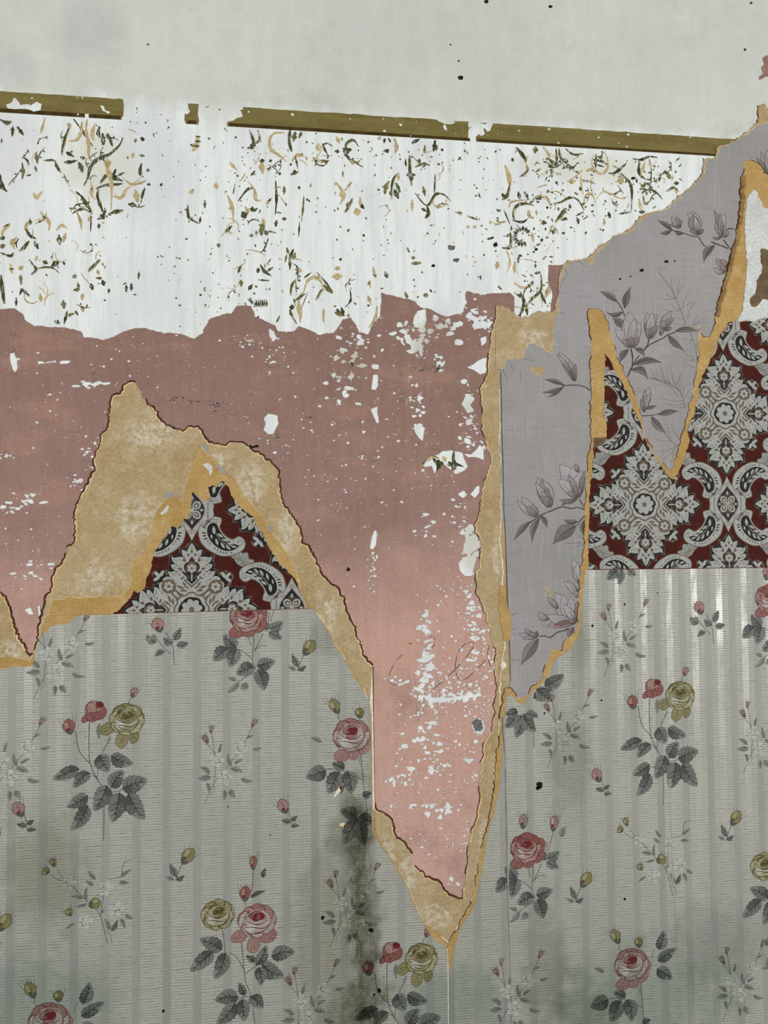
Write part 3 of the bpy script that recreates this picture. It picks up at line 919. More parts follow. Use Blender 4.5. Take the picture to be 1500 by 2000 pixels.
DAM_L = [(224, 1195), (243, 1183), (256, 1168), (263, 1152), (270, 1158), (280, 1153), (285, 1133), (295, 1113), (297, 1100), (303, 1077), (317, 1060), (328, 1040), (337, 1028), (347, 1032),
         (357, 1020), (360, 1012), (366, 1013), (372, 997), (375, 980), (377, 961), (387, 968), (400, 980), (410, 978), (412, 967), (407, 953), (417, 948), (423, 953), (435, 939), (447, 953),
         (453, 968), (463, 983), (493, 1010), (510, 1037), (523, 1063), (547, 1103), (577, 1130), (593, 1170), (598, 1185)]
dam_l_face = J(DAM_L, 1.1, 4, 64) + WL([(599, JOINT_L(599)), (223, JOINT_L(223))])
dl = empty('damask_wallpaper', 400, 1185)
tag(dl, 'pointed remnant of dark red and grey damask wallpaper above the left rose paper', 'wallpaper', 'damask wallpaper remnants')
slab('raw_backing', [out_l, above_l], [], Z_LIL + .5, Z_OCH, M['ochre'], dl)
ridge('fibre_edge', och_l_mm, 2.2, .5, Z_LIL, M['deckle'], dl, 65, .1, .25)
slab('printed_face', [dam_l_face, above_l], [], Z_OCH, Z_TOP, M['damask'], dl)

for i, (pts, m) in enumerate((([(396, 908), (404, 905), (410, 906), (416, 912), (414, 924), (411, 932), (408, 920), (402, 914)], 'white_paper'), ([(420, 906), (430, 908), (438, 916), (444, 926), (436, 924), (426, 916)], 'lilac'),
                              ([(312, 1003), (320, 996), (328, 985), (331, 990), (326, 1000), (318, 1006)], 'white_paper'), ([(520, 1026), (527, 1030), (532, 1040), (526, 1040)], 'lilac'))):
    slab('paper_remnant', [WL(rough(pts, .8, 3, 700 + i, True))], [], Z_OCH, Z_OCH + .3, M[m], dl)
sl = empty('striped_wallpaper', 300, 1700)
tag(sl, 'left sheet of grey ribbed striped wallpaper with rose sprays and a dark mould stain', 'wallpaper', 'striped rose wallpaper sheets')
slab('raw_backing', [out_l, below_l], [], Z_LIL + .5, Z_OCH, M['ochre'], sl)
STR_L = [(FAR_L, 1318), (-200, 1305), (0, 1304), (32, 1302), (64, 1299), (72, 1270), (80, 1246), (88, 1234), (100, 1221), (136, 1218), (150, 1203), (168, 1201)]
str_l_face = (J(STR_L, 1.2, 5, 66) + WL([(180, JOINT_L(180) + 1.5), (223, JOINT_L(223) + 1), (610, JOINT_L(610) + 1)]) + J([(616, 1197), (637, 1228), (652, 1258), (673, 1288), (691, 1321), (709, 1351), (719, 1372), (723, 1395)], 1.0, 5, 67)
              + WL([(724, 1480), (725.5, 1570)]) + J([(726, 1615), (731, 1629), (745, 1652), (761, 1675), (778, 1705), (795, 1732), (805, 1759), (818, 1789), (831, 1808), (846, 1827), (858, 1839), (871, 1846)], 1.2, 5, 68)
              + WL([(873.5, 1892), (878, FAR_B), (FAR_L, FAR_B)]))
slab('printed_face', [str_l_face], [], Z_OCH, Z_TOP, M['striped_l'], sl)
ridge('fibre_edge', J(TAN_STR, 1.0, 5, 62), 2.0, .6, Z_OCH - 1, M['deckle_white'], sl, 69, .2, .2)
ridge('fibre_edge', J(STR_TAIL, 1.2, 5, 63), 2.0, .6, Z_OCH - 1, M['deckle_white'], sl, 70, .2, .3)
ridge('joint_line', WL([(222, JOINT_L(222)), (400, JOINT_L(400)), (600, JOINT_L(600))]), 1.4, .3, Z_TOP, M['edge_brown'], dl, 71, 0, .1)

# right half
SPIKE = [(1148, 608), (1160, 604), (1172, 608), (1185, 633), (1190, 655), (1196, 675), (1209, 711), (1220, 738), (1233, 759), (1241, 783), (1252, 821), (1257, 847), (1271, 877), (1287, 901), (1303, 919), (1307, 919),
         (1313, 914), (1321, 885), (1329, 855), (1336, 831), (1343, 807), (1352, 770), (1359, 730), (1364, 690), (1364, 666), (1362, 636), (1366, 648), (1371, 660), (1386, 660), (1392, 641), (1397, 619), (1399, 597),
         (1408, 567), (1420, 534), (1427, 498), (1434, 472), (1440, 438), (1446, 390), (1448, 350), (1452, 318), (1460, 314), (1476, 322), (1496, 344), (1530, 352), (1600, 340), (1900, 352)]
OCH_DN = [(877, 1838), (888, 1820), (900, 1799), (917, 1769), (928, 1735), (932, 1703), (940, 1655), (953, 1612), (962, 1562), (967, 1502), (974, 1450), (976, 1400), (980, 1370), (986, 1346),
          (996, 1342), (1006, 1362), (1016, 1366), (1032, 1354), (1040, 1340), (1056, 1326), (1064, 1306), (1072, 1286), (1078, 1270), (1096, 1270), (1102, 1250), (1112, 1242), (1124, 1234), (1128, 1210), (1128, 1178),
          (1132, 1130), (1138, 1090), (1142, 1026), (1143, 982), (1147, 930), (1149, 890), (1155, 863), (1152, 837), (1153, 799), (1155, 770), (1151, 730), (1152, 690), (1152, 650), (1148, 608)]
spike_mm, ochdn_mm = J(SPIKE, 1.7, 4.4, 72), J(OCH_DN, 1.6, 4.4, 73)
out_r = spike_mm + WL([(FAR_R, FAR_B), (879, FAR_B), (874.5, 1893), (874, 1846)]) + ochdn_mm[:-1]
above_r = WL([(1080, JOINT_R(1080)), (FAR_R + 20, JOINT_R(FAR_R)), (FAR_R + 20, 250), (1080, 250)])
below_r = WL([(800, JOINT_R(800)), (FAR_R + 20, JOINT_R(FAR_R)), (FAR_R + 20, FAR_B + 40), (800, FAR_B + 40)])
DAM_R = [(1148, 1110), (1148, 1077), (1149, 1023), (1151, 943), (1154, 927), (1157, 890), (1157, 877), (1164, 856), (1183, 854), (1183, 831), (1177, 810), (1180, 783), (1179, 738), (1180, 691),
         (1185, 697), (1192, 711), (1202, 732), (1217, 756), (1225, 772), (1236, 801), (1248, 825), (1255, 853), (1271, 887), (1287, 908), (1297, 922), (1310, 935), (1321, 927), (1330, 907), (1340, 886), (1344, 861), (1340, 842),
         (1348, 823), (1356, 802), (1361, 773), (1367, 749), (1372, 730), (1383, 711), (1388, 695), (1395, 678), (1405, 655), (1419, 630), (1430, 629), (1470, 628), (1500, 619), (1560, 612), (1700, 622), (1900, 606)]
dam_r_face = J(DAM_R, 1.1, 4, 74) + WL([(1900, JOINT_R(1900)), (1148, JOINT_R(1148))])
dr = empty('damask_wallpaper', 1330, 1105)
tag(dr, 'large dark red and grey damask wallpaper around the lilac tongue, right', 'wallpaper', 'damask wallpaper remnants')
slab('raw_backing', [out_r, above_r], [], Z_LIL + .5, Z_OCH, M['ochre'], dr)
slab('printed_face', [dam_r_face, above_r], [], Z_OCH, Z_TOP, M['damask'], dr)
ridge('torn_edge_with_shade', spike_mm, 2.2, .4, Z_LIL + .35, M['edge_brown'], dr, 95, .55, .3)  # dark outline painted in for the shadow along the torn edge
ridge('fibre_edge', spike_mm, 2.4, .7, Z_LIL + .35, M['deckle'], dr, 75, -.1, .2)
# the right-hand edge has sprung away from the lilac paper: a lifted, curling lip
i0 = min(range(len(spike_mm)), key=lambda i: math.dist(spike_mm[i], W(1397, 619)))
i1 = min(range(len(spike_mm)), key=lambda i: math.dist(spike_mm[i], W(1448, 345)))
ridge('lifted_lip', spike_mm[i0:i1 + 1], 8.5, 8.0, Z_OCH, M['ochre'], dr, 76, -.35, 0)
ridge('torn_edge_with_shade', spike_mm[i0:i1 + 1], 6.0, .5, Z_LIL + .35, M['edge_brown'], dr, 77, .2, 0)  # dark strip painting the shadow gap beside the lifted lip
ridge('joint_line', WL([(1148, JOINT_R(1148)), (1300, JOINT_R(1300)), (FAR_R, JOINT_R(FAR_R))]), 1.4, .3, Z_TOP, M['edge_brown'], dr, 78, 0, .1)
slab('brown_chip', [J([(1158, 856), (1182, 855), (1178, 868), (1166, 872), (1158, 880), (1158, 856)], .8, 4, 79)[:-1]], [], Z_TOP, Z_TOP + .2, M['brown'], dr)
WHITE = [(1455, 398), (1460, 388), (1467, 372), (1476, 379), (1488, 407), (1500, 413), (1560, 420), (1700, 408), (1900, 420), (1900, 604), (1700, 620), (1560, 610), (1500, 618), (1470, 627), (1434, 629), (1444, 617), (1450, 582), (1454, 550), (1456, 510), (1452, 454)]
BROWN = [(1482, 488), (1500, 490), (1540, 486), (1590, 500), (1580, 560), (1540, 590), (1500, 587), (1488, 586), (1472, 602), (1464, 600), (1462, 586), (1472, 574), (1474, 550), (1484, 534)]
wp = slab('torn_white_layer', [J(WHITE + WHITE[:1], 1.3, 5, 83)[:-1]], [J(BROWN + BROWN[:1], 1.2, 4, 84)[:-1]], Z_OCH, Z_OCH + 1.3, M['white_paper'], dr)
slab('brown_patch', [WL([(1476, 484), (1600, 480), (1590, 596), (1484, 592), (1470, 608), (1458, 604), (1457, 584), (1468, 570), (1469, 548)])], [], Z_OCH, Z_OCH + .35, M['brown'], dr)

sr = empty('striped_wallpaper', 1200, 1700)
tag(sr, 'right sheet of grey ribbed striped wallpaper with rose sprays and a bright satin sheen', 'wallpaper', 'striped rose wallpaper sheets')
slab('raw_backing', [out_r, below_r], [], Z_LIL + .5, Z_OCH, M['ochre'], sr)
STR_R = [(875, 1862), (884, 1862), (890, 1840), (897, 1813), (913, 1787), (930, 1757), (933, 1727), (943, 1683), (950, 1637), (962, 1590), (970, 1560), (974, 1523), (980, 1483), (981, 1425), (984, 1390), (990, 1360), (998, 1354), (1010, 1372), (1020, 1375), (1040, 1347),
         (1064, 1328), (1072, 1308), (1080, 1288), (1104, 1272), (1120, 1256), (1130, 1239), (1132, 1210), (1136, 1162), (1140, 1116)]
str_r_face = J([(874.6, 1896), (879, 1884)] + STR_R[1:], 1.2, 5, 85) + WL([(1141, JOINT_R(1141) + 1), (FAR_R, JOINT_R(FAR_R) + 1), (FAR_R, FAR_B), (878.5, FAR_B)])
slab('printed_face', [str_r_face], [], Z_OCH, Z_TOP, M['striped_r'], sr)
jz = W(1140, 1114)[1]
for own, seg in ((sr, [p for p in ochdn_mm if p[1] < jz - 1]), (dr, [p for p in ochdn_mm if p[1] > jz + 1])):
    ridge('torn_edge_with_shade', seg, 2.2, .4, Z_LIL + .35, M['edge_brown'], own, 94, .55, .35)  # painted edge shadow, a thin dark outline beside the lilac
    ridge('fibre_edge', seg, 2.2, .7, Z_LIL + .35, M['deckle'], own, 86, -.1, .25)
ridge('seam_line', WL([(873, 1848), (874, 1893), (878, FAR_B)]), 1.6, .3, Z_TOP, M['deckle_white'], sr, 87, 0, .1)
# ridge of the lilac seam underneath, showing through as a long crease
ridge('crease', J([(981, 1400), (986, 1500), (990, 1640), (992, 1760), (997, 1920), (1001, 2100)], .5, 12, 88), 3.2, .9, Z_TOP - .1, M['striped_r'], sr, 89, 0, 0)
ridge('crease_grey_line', J([(979.5, 1400), (984.5, 1500), (988.5, 1640), (990.5, 1760), (995.5, 1920), (999, 2100)], .5, 12, 88), 1.4, .2, Z_TOP, M['grey_plug'], sr, 90, 0, .1)  # thin grey line along the left side of the crease
ridge('crease', J([(1306, 1520), (1308, 1600), (1312, 1700), (1318, 1800), (1322, 1900)], .6, 12, 91), 4, 1.0, Z_TOP - .1, M['striped_r'], sr, 92, 0, 0)

for pts, m, nm in (([(650, 1558), (655, 1546), (661, 1536), (668, 1535), (664, 1544), (658, 1551)], 'deckle_white', 'scraped_spot'), ([(662, 1535), (672, 1532), (673, 1536), (668, 1546), (664, 1549), (666, 1541)], 'brown', 'scraped_spot'),
                    ([(662, 1608), (668, 1604), (674, 1607), (670, 1612), (664, 1612)], 'deckle', 'scraped_spot')):
    slab(nm, [WL(rough(pts, .5, 3, 5, True))], [], Z_TOP, Z_TOP + .35, M[m], sl)
scrap = slab('ochre_paper_scrap', [J([(976, 1144), (986, 1143), (988, 1170), (991, 1188), (998, 1206), (997, 1251), (983, 1252), (980, 1230), (973, 1187), (976, 1144)], 1.0, 4, 93)[:-1]], [], Z_TAN - .1, Z_TAN + 1.4, M['ochre'], None)
tag(scrap, 'long ochre paper scrap stuck between the tan edge and the lilac strip', 'paper scrap')
blobs = [(982, 1298, 6, 9, 'deckle_white', 'white plaster blob on the tan paper beside the lilac strip tip')]
for i, (x, y, rx, ry, m, lab) in enumerate(blobs):
    tag(slab('plaster_blob', [WL(blob(x, y, rx, ry, 300 + i, 12, .25))], [], Z_TAN, Z_TAN + 2.0, M[m]), lab, 'plaster')

# nail holes and pits
def pit(px, py, r, z, parent, seed, ry=None):
    grey = (px, py) in ((881, 484), (891, 508), (843, 440), (1126, 347), (1157, 401), (289, 87))
    slab('grey_dent' if grey else 'nail_hole', [WL(blob(px, py, r, ry or r, seed, 11, .25))], [], z, z + .12, M['grey_plug' if grey else 'hole'], parent)


for i, (x, y, r) in enumerate(((900, 152, 5.5), (950, 3, 4.5), (1075, 13, 4), (896, 119, 2), (1467, 6, 3), (880, 87, 2), (881, 484, 8), (891, 508, 6), (846, 519, 4), (843, 440, 2.5), (1237, 348, 4.5), (967, 478, 4.5), (1047, 487, 4),
                               (1157, 401, 3), (1126, 347, 2.5), (289, 87, 3), (1455, 97, 3))):
    pit(x, y, r, .2, wall, 400 + i, r * .7)
pit(680, 1112, 4, Z_PINK, pink, 420)
for i, (x, y, r) in enumerate(((726, 1815, 4), (722, 1814, 3), (740, 1932, 4.5), (708, 1740, 2.5), (740, 1687, 2), (630, 1790, 3.5), (445, 1574, 1.5), (528, 1629, 1.4), (320, 1972, 3), (730, 1940, 2.5))):
    pit(x, y, r, Z_TOP, sl, 440 + i, r * 1.1)
for i, (x, y, r) in enumerate(((1052, 1532, 6), (1049, 1537, 4), (1155, 1222, 2.5), (1218, 1180, 2), (1218, 1754, 2.5), (1173, 1367, 2), (1282, 1158, 1.5), (1062, 1392, 2))):
    pit(x, y, r, Z_TOP, sr, 460 + i, r * 1.1)
for i, (x, y, r) in enumerate(((1252, 529, 4), (1230, 541, 2), (1210, 546, 2.5), (1300, 512, 4), (1316, 511, 2))):
    pit(x, y, r, Z_LIL, tr, 480 + i, r * .8)
plug = slab('plaster_plug', [WL(blob(933, 1417, 10, 12, 499, 18, .25))], [], .4, Z_PINK + .4, M['grey_plug'])
tag(plug, 'dark grey filled screw hole in the lower pink paper tail', 'plug')
slab('crumbled_rim', [WL(blob(934, 1418, 13, 15, 498, 22, .25))], [WL(blob(933, 1417, 10, 12, 499, 18, .25))], .5, Z_PINK + .7, M['white_paper'], plug)

# ================================================================== prints
def C(r, g, b):
    return rgb(r, g, b)


def jit(c, k, rnd):
    d = rnd.uniform(-k, k)
    return rgb(max(0, c[0] + d), max(0, c[1] + d), max(0, c[2] + d))


def tf(p, cx, cy, ang=0.0, sx=1.0, sy=1.0):
    c, s = math.cos(ang), math.sin(ang)
    return [(cx + (x * sx) * c - (y * sy) * s, cy + (x * sx) * s + (y * sy) * c) for x, y in p]


def put(polys, cx, cy, ang=0.0, sx=1.0, sy=1.0):
    return [(tf(p, cx, cy, ang, sx, sy), c) for p, c in polys]


def needs_clip(polys, clip):
    P = np.array([q for p, _ in polys for q in p])
    lo, hi = P.min(0), P.max(0)
    box = np.array([(lo[0] + (hi[0] - lo[0]) * u, lo[1] + (hi[1] - lo[1]) * v) for u in np.linspace(0, 1, 7) for v in np.linspace(0, 1, 7)])
    a = inside(np.vstack([P, box]), clip)
    if not a.any():
        return None
    return not a.all()


def pr(name, polys, z, mat, parent, clip, excl=None):
    """print clipped to its sheet"""
    if not polys:
        return None
    n = needs_clip(polys, clip)
    if n is None:
        return None
    return ink(name, polys, z, mat, parent, clip if n else None, excl)


# ------------------------------------------------------------------ the painted frieze
GR, OL, TA = (66, 70, 44), (106, 102, 64), (176, 156, 114)
vine = []        # (px polygon, colour)


def V_(col, pts, w, zs, ox, oy):
    rr = random.Random(len(vine))
    P = [(ox + x / zs, oy + y / zs) for x, y in pts]
    c = {'g': GR, 'o': OL, 't': TA}[col]
    vine.append((stroke(P, w / zs * .35, w / zs * .25, w / zs * 1.5, 4, len(vine), .35), jit(c, 12, rr)))
    if col == 'g' and len(pts) > 2 and rr.random() < .6:   # paler companion stroke of the underlying gold
        Q = [(x + 2.2, y + 1.6) for x, y in P]
        vine.insert(0, (stroke(Q, w / zs * .3, w / zs * .2, w / zs * .9, 4, len(vine), .3), jit(TA, 12, rr)))


Z1 = [('g', [(720, 355), (700, 400), (640, 455), (570, 485), (530, 530), (515, 590), (490, 640)], 16), ('g', [(440, 670), (480, 705), (520, 770), (535, 795)], 14), ('g', [(530, 795), (490, 775), (450, 785), (420, 805)], 12),
      ('g', [(575, 650), (570, 700), (590, 760), (610, 805)], 14), ('g', [(560, 655), (620, 635), (690, 630), (720, 625)], 12), ('g', [(430, 245), (470, 300), (510, 355), (545, 410)], 12), ('g', [(410, 285), (385, 345), (365, 420), (360, 460)], 12),
      ('g', [(320, 490), (335, 530), (355, 560)], 14), ('g', [(255, 490), (300, 488), (320, 490)], 10), ('g', [(385, 440), (410, 455), (435, 470)], 16), ('g', [(375, 500), (410, 500), (455, 490)], 16), ('g', [(460, 500), (475, 530), (480, 560)], 22),
      ('g', [(470, 470), (500, 480)], 14), ('g', [(585, 290), (575, 330), (590, 360)], 18), ('g', [(600, 330), (605, 370), (600, 400)], 18), ('g', [(630, 330), (645, 370), (660, 410)], 14), ('g', [(680, 540), (665, 580), (690, 600), (720, 610)], 20),
      ('g', [(640, 560), (610, 590), (585, 625)], 14), ('g', [(690, 580), (730, 560)], 10), ('t', [(510, 250), (505, 320), (520, 400), (520, 460), (540, 500)], 16), ('t', [(560, 270), (540, 330), (550, 375)], 20),
      ('t', [(480, 260), (475, 320), (450, 370), (400, 375)], 16), ('t', [(400, 270), (410, 300)], 22), ('t', [(530, 600), (540, 650), (535, 690), (560, 720)], 16), ('t', [(630, 490), (625, 530), (640, 570), (655, 660), (650, 780)], 18),
      ('t', [(630, 480), (630, 540)], 34), ('t', [(720, 590), (770, 630), (830, 620), (860, 605)], 12), ('t', [(670, 680), (690, 710), (720, 700), (740, 660), (770, 640)], 14), ('t', [(790, 660), (800, 700), (810, 740)], 22),
      ('g', [(830, 505), (820, 560), (840, 590)], 14), ('g', [(850, 650), (835, 690), (825, 745)], 10), ('g', [(860, 540), (875, 555)], 14), ('g', [(860, 630), (885, 632)], 12), ('g', [(750, 745), (800, 755)], 20), ('g', [(620, 780), (600, 820), (570, 835)], 20),
      ('g', [(640, 800), (680, 790), (720, 780)], 16), ('t', [(440, 770), (470, 840), (478, 900)], 12), ('t', [(520, 850), (530, 800)], 16), ('g', [(535, 830), (530, 910)], 9), ('g', [(580, 860), (578, 890)], 14), ('g', [(130, 470), (160, 490), (165, 520)], 10),
      ('o', [(130, 500), (135, 560), (130, 600)], 16), ('g', [(160, 440), (130, 480)], 8), ('g', [(150, 580), (185, 575)], 8), ('g', [(205, 520), (215, 560)], 10), ('o', [(210, 440), (220, 510)], 14), ('t', [(195, 680), (215, 705), (250, 670)], 20),
      ('g', [(0, 570), (10, 640), (45, 675)], 18), ('g', [(0, 250), (40, 270), (65, 258)], 16), ('g', [(75, 290), (72, 350)], 16), ('g', [(100, 290), (140, 345)], 14), ('t', [(265, 240), (245, 310), (240, 330)], 12), ('t', [(235, 790), (260, 820), (290, 860), (285, 900)], 18),
      ('t', [(330, 900), (360, 870), (395, 890)], 14), ('t', [(180, 840), (150, 880), (180, 930)], 16), ('g', [(150, 890), (175, 930), (215, 950)], 14), ('g', [(170, 960), (140, 1000), (110, 1020)], 16), ('g', [(200, 960), (225, 1010)], 16), ('t', [(60, 870), (20, 900), (10, 950)], 14),
      ('g', [(0, 950), (30, 940)], 18), ('g', [(20, 880), (60, 860)], 8), ('t', [(100, 940), (75, 970), (85, 1010)], 20), ('o', [(0, 1000), (30, 985)], 20), ('g', [(0, 1030), (60, 1050), (75, 1030)], 12), ('g', [(345, 925), (350, 985)], 20), ('t', [(385, 915), (370, 970)], 18),
      ('g', [(170, 1070), (200, 1110), (210, 1130), (180, 1160)], 12), ('g', [(210, 1125), (260, 1115), (310, 1120), (345, 1150)], 8), ('g', [(250, 1080), (280, 1095)], 18), ('g', [(300, 1110), (350, 1080)], 20), ('t', [(220, 1050), (205, 1080)], 14), ('t', [(60, 1095), (70, 1155)], 16),
      ('t', [(115, 1110), (130, 1130)], 24), ('o', [(120, 1160), (125, 1220)], 18), ('g', [(5, 1160), (15, 1260), (25, 1330)], 18), ('g', [(120, 1240), (175, 1285)], 14), ('g', [(130, 1240), (115, 1280)], 10), ('g', [(95, 1290), (95, 1345)], 10), ('t', [(235, 1270), (240, 1320)], 14),
      ('g', [(585, 1070), (540, 1115), (515, 1140)], 16), ('g', [(430, 1160), (445, 1180)], 18), ('o', [(430, 1250), (470, 1245)], 16), ('o', [(455, 1200), (465, 1250)], 10), ('o', [(560, 1180), (600, 1180)], 14), ('g', [(600, 1190), (610, 1225)], 20), ('g', [(530, 1210), (545, 1250)], 16),
      ('g', [(640, 1240), (635, 1270)], 10), ('t', [(570, 1130), (580, 1160)], 14), ('g', [(740, 1220), (740, 1265)], 14), ('g', [(770, 1210), (770, 1255)], 14), ('g', [(815, 1140), (810, 1190)], 10), ('o', [(370, 1310), (375, 1360)], 20), ('t', [(485, 1270), (480, 1310)], 16), ('t', [(480, 1340), (490, 1380)], 20),
      ('g', [(395, 1370), (375, 1450)], 12), ('o', [(380, 1405), (440, 1385)], 14), ('g', [(440, 1370), (460, 1400)], 10), ('g', [(340, 1425), (330, 1450)], 22), ('g', [(825, 355), (845, 375)], 18), ('t', [(770, 458), (788, 462)], 26), ('g', [(815, 460), (850, 465)], 10),
      ('t', [(1162, 345), (1150, 400), (1128, 438)], 26), ('g', [(1145, 350), (1175, 352)], 9), ('g', [(1140, 378), (1178, 380)], 9), ('g', [(1130, 405), (1170, 408)], 9), ('g', [(1100, 750), (1105, 820), (1165, 860)], 12), ('g', [(1175, 820), (1170, 860)], 10), ('g', [(1200, 720), (1200, 770)], 12),
      ('t', [(1120, 660), (1125, 690)], 22), ('t', [(1265, 620), (1270, 660)], 18), ('t', [(1330, 690), (1360, 760), (1370, 860)], 16), ('g', [(1360, 870), (1320, 915)], 16), ('g', [(1375, 640), (1365, 690)], 8), ('g', [(1420, 790), (1440, 830)], 26), ('t', [(1345, 500), (1390, 550)], 14), ('g', [(1395, 730), (1450, 660), (1490, 655)], 12),
      ('g', [(1280, 975), (1285, 1000)], 16), ('g', [(1395, 1150), (1415, 1100)], 12), ('g', [(1455, 1250), (1480, 1215)], 14), ('o', [(1410, 1190), (1415, 1230)], 18), ('g', [(1200, 1230), (1200, 1260)], 10), ('g', [(1460, 1300), (1490, 1330)], 12), ('g', [(1470, 920), (1475, 940)], 18), ('g', [(1490, 400), (1465, 420)], 20)]
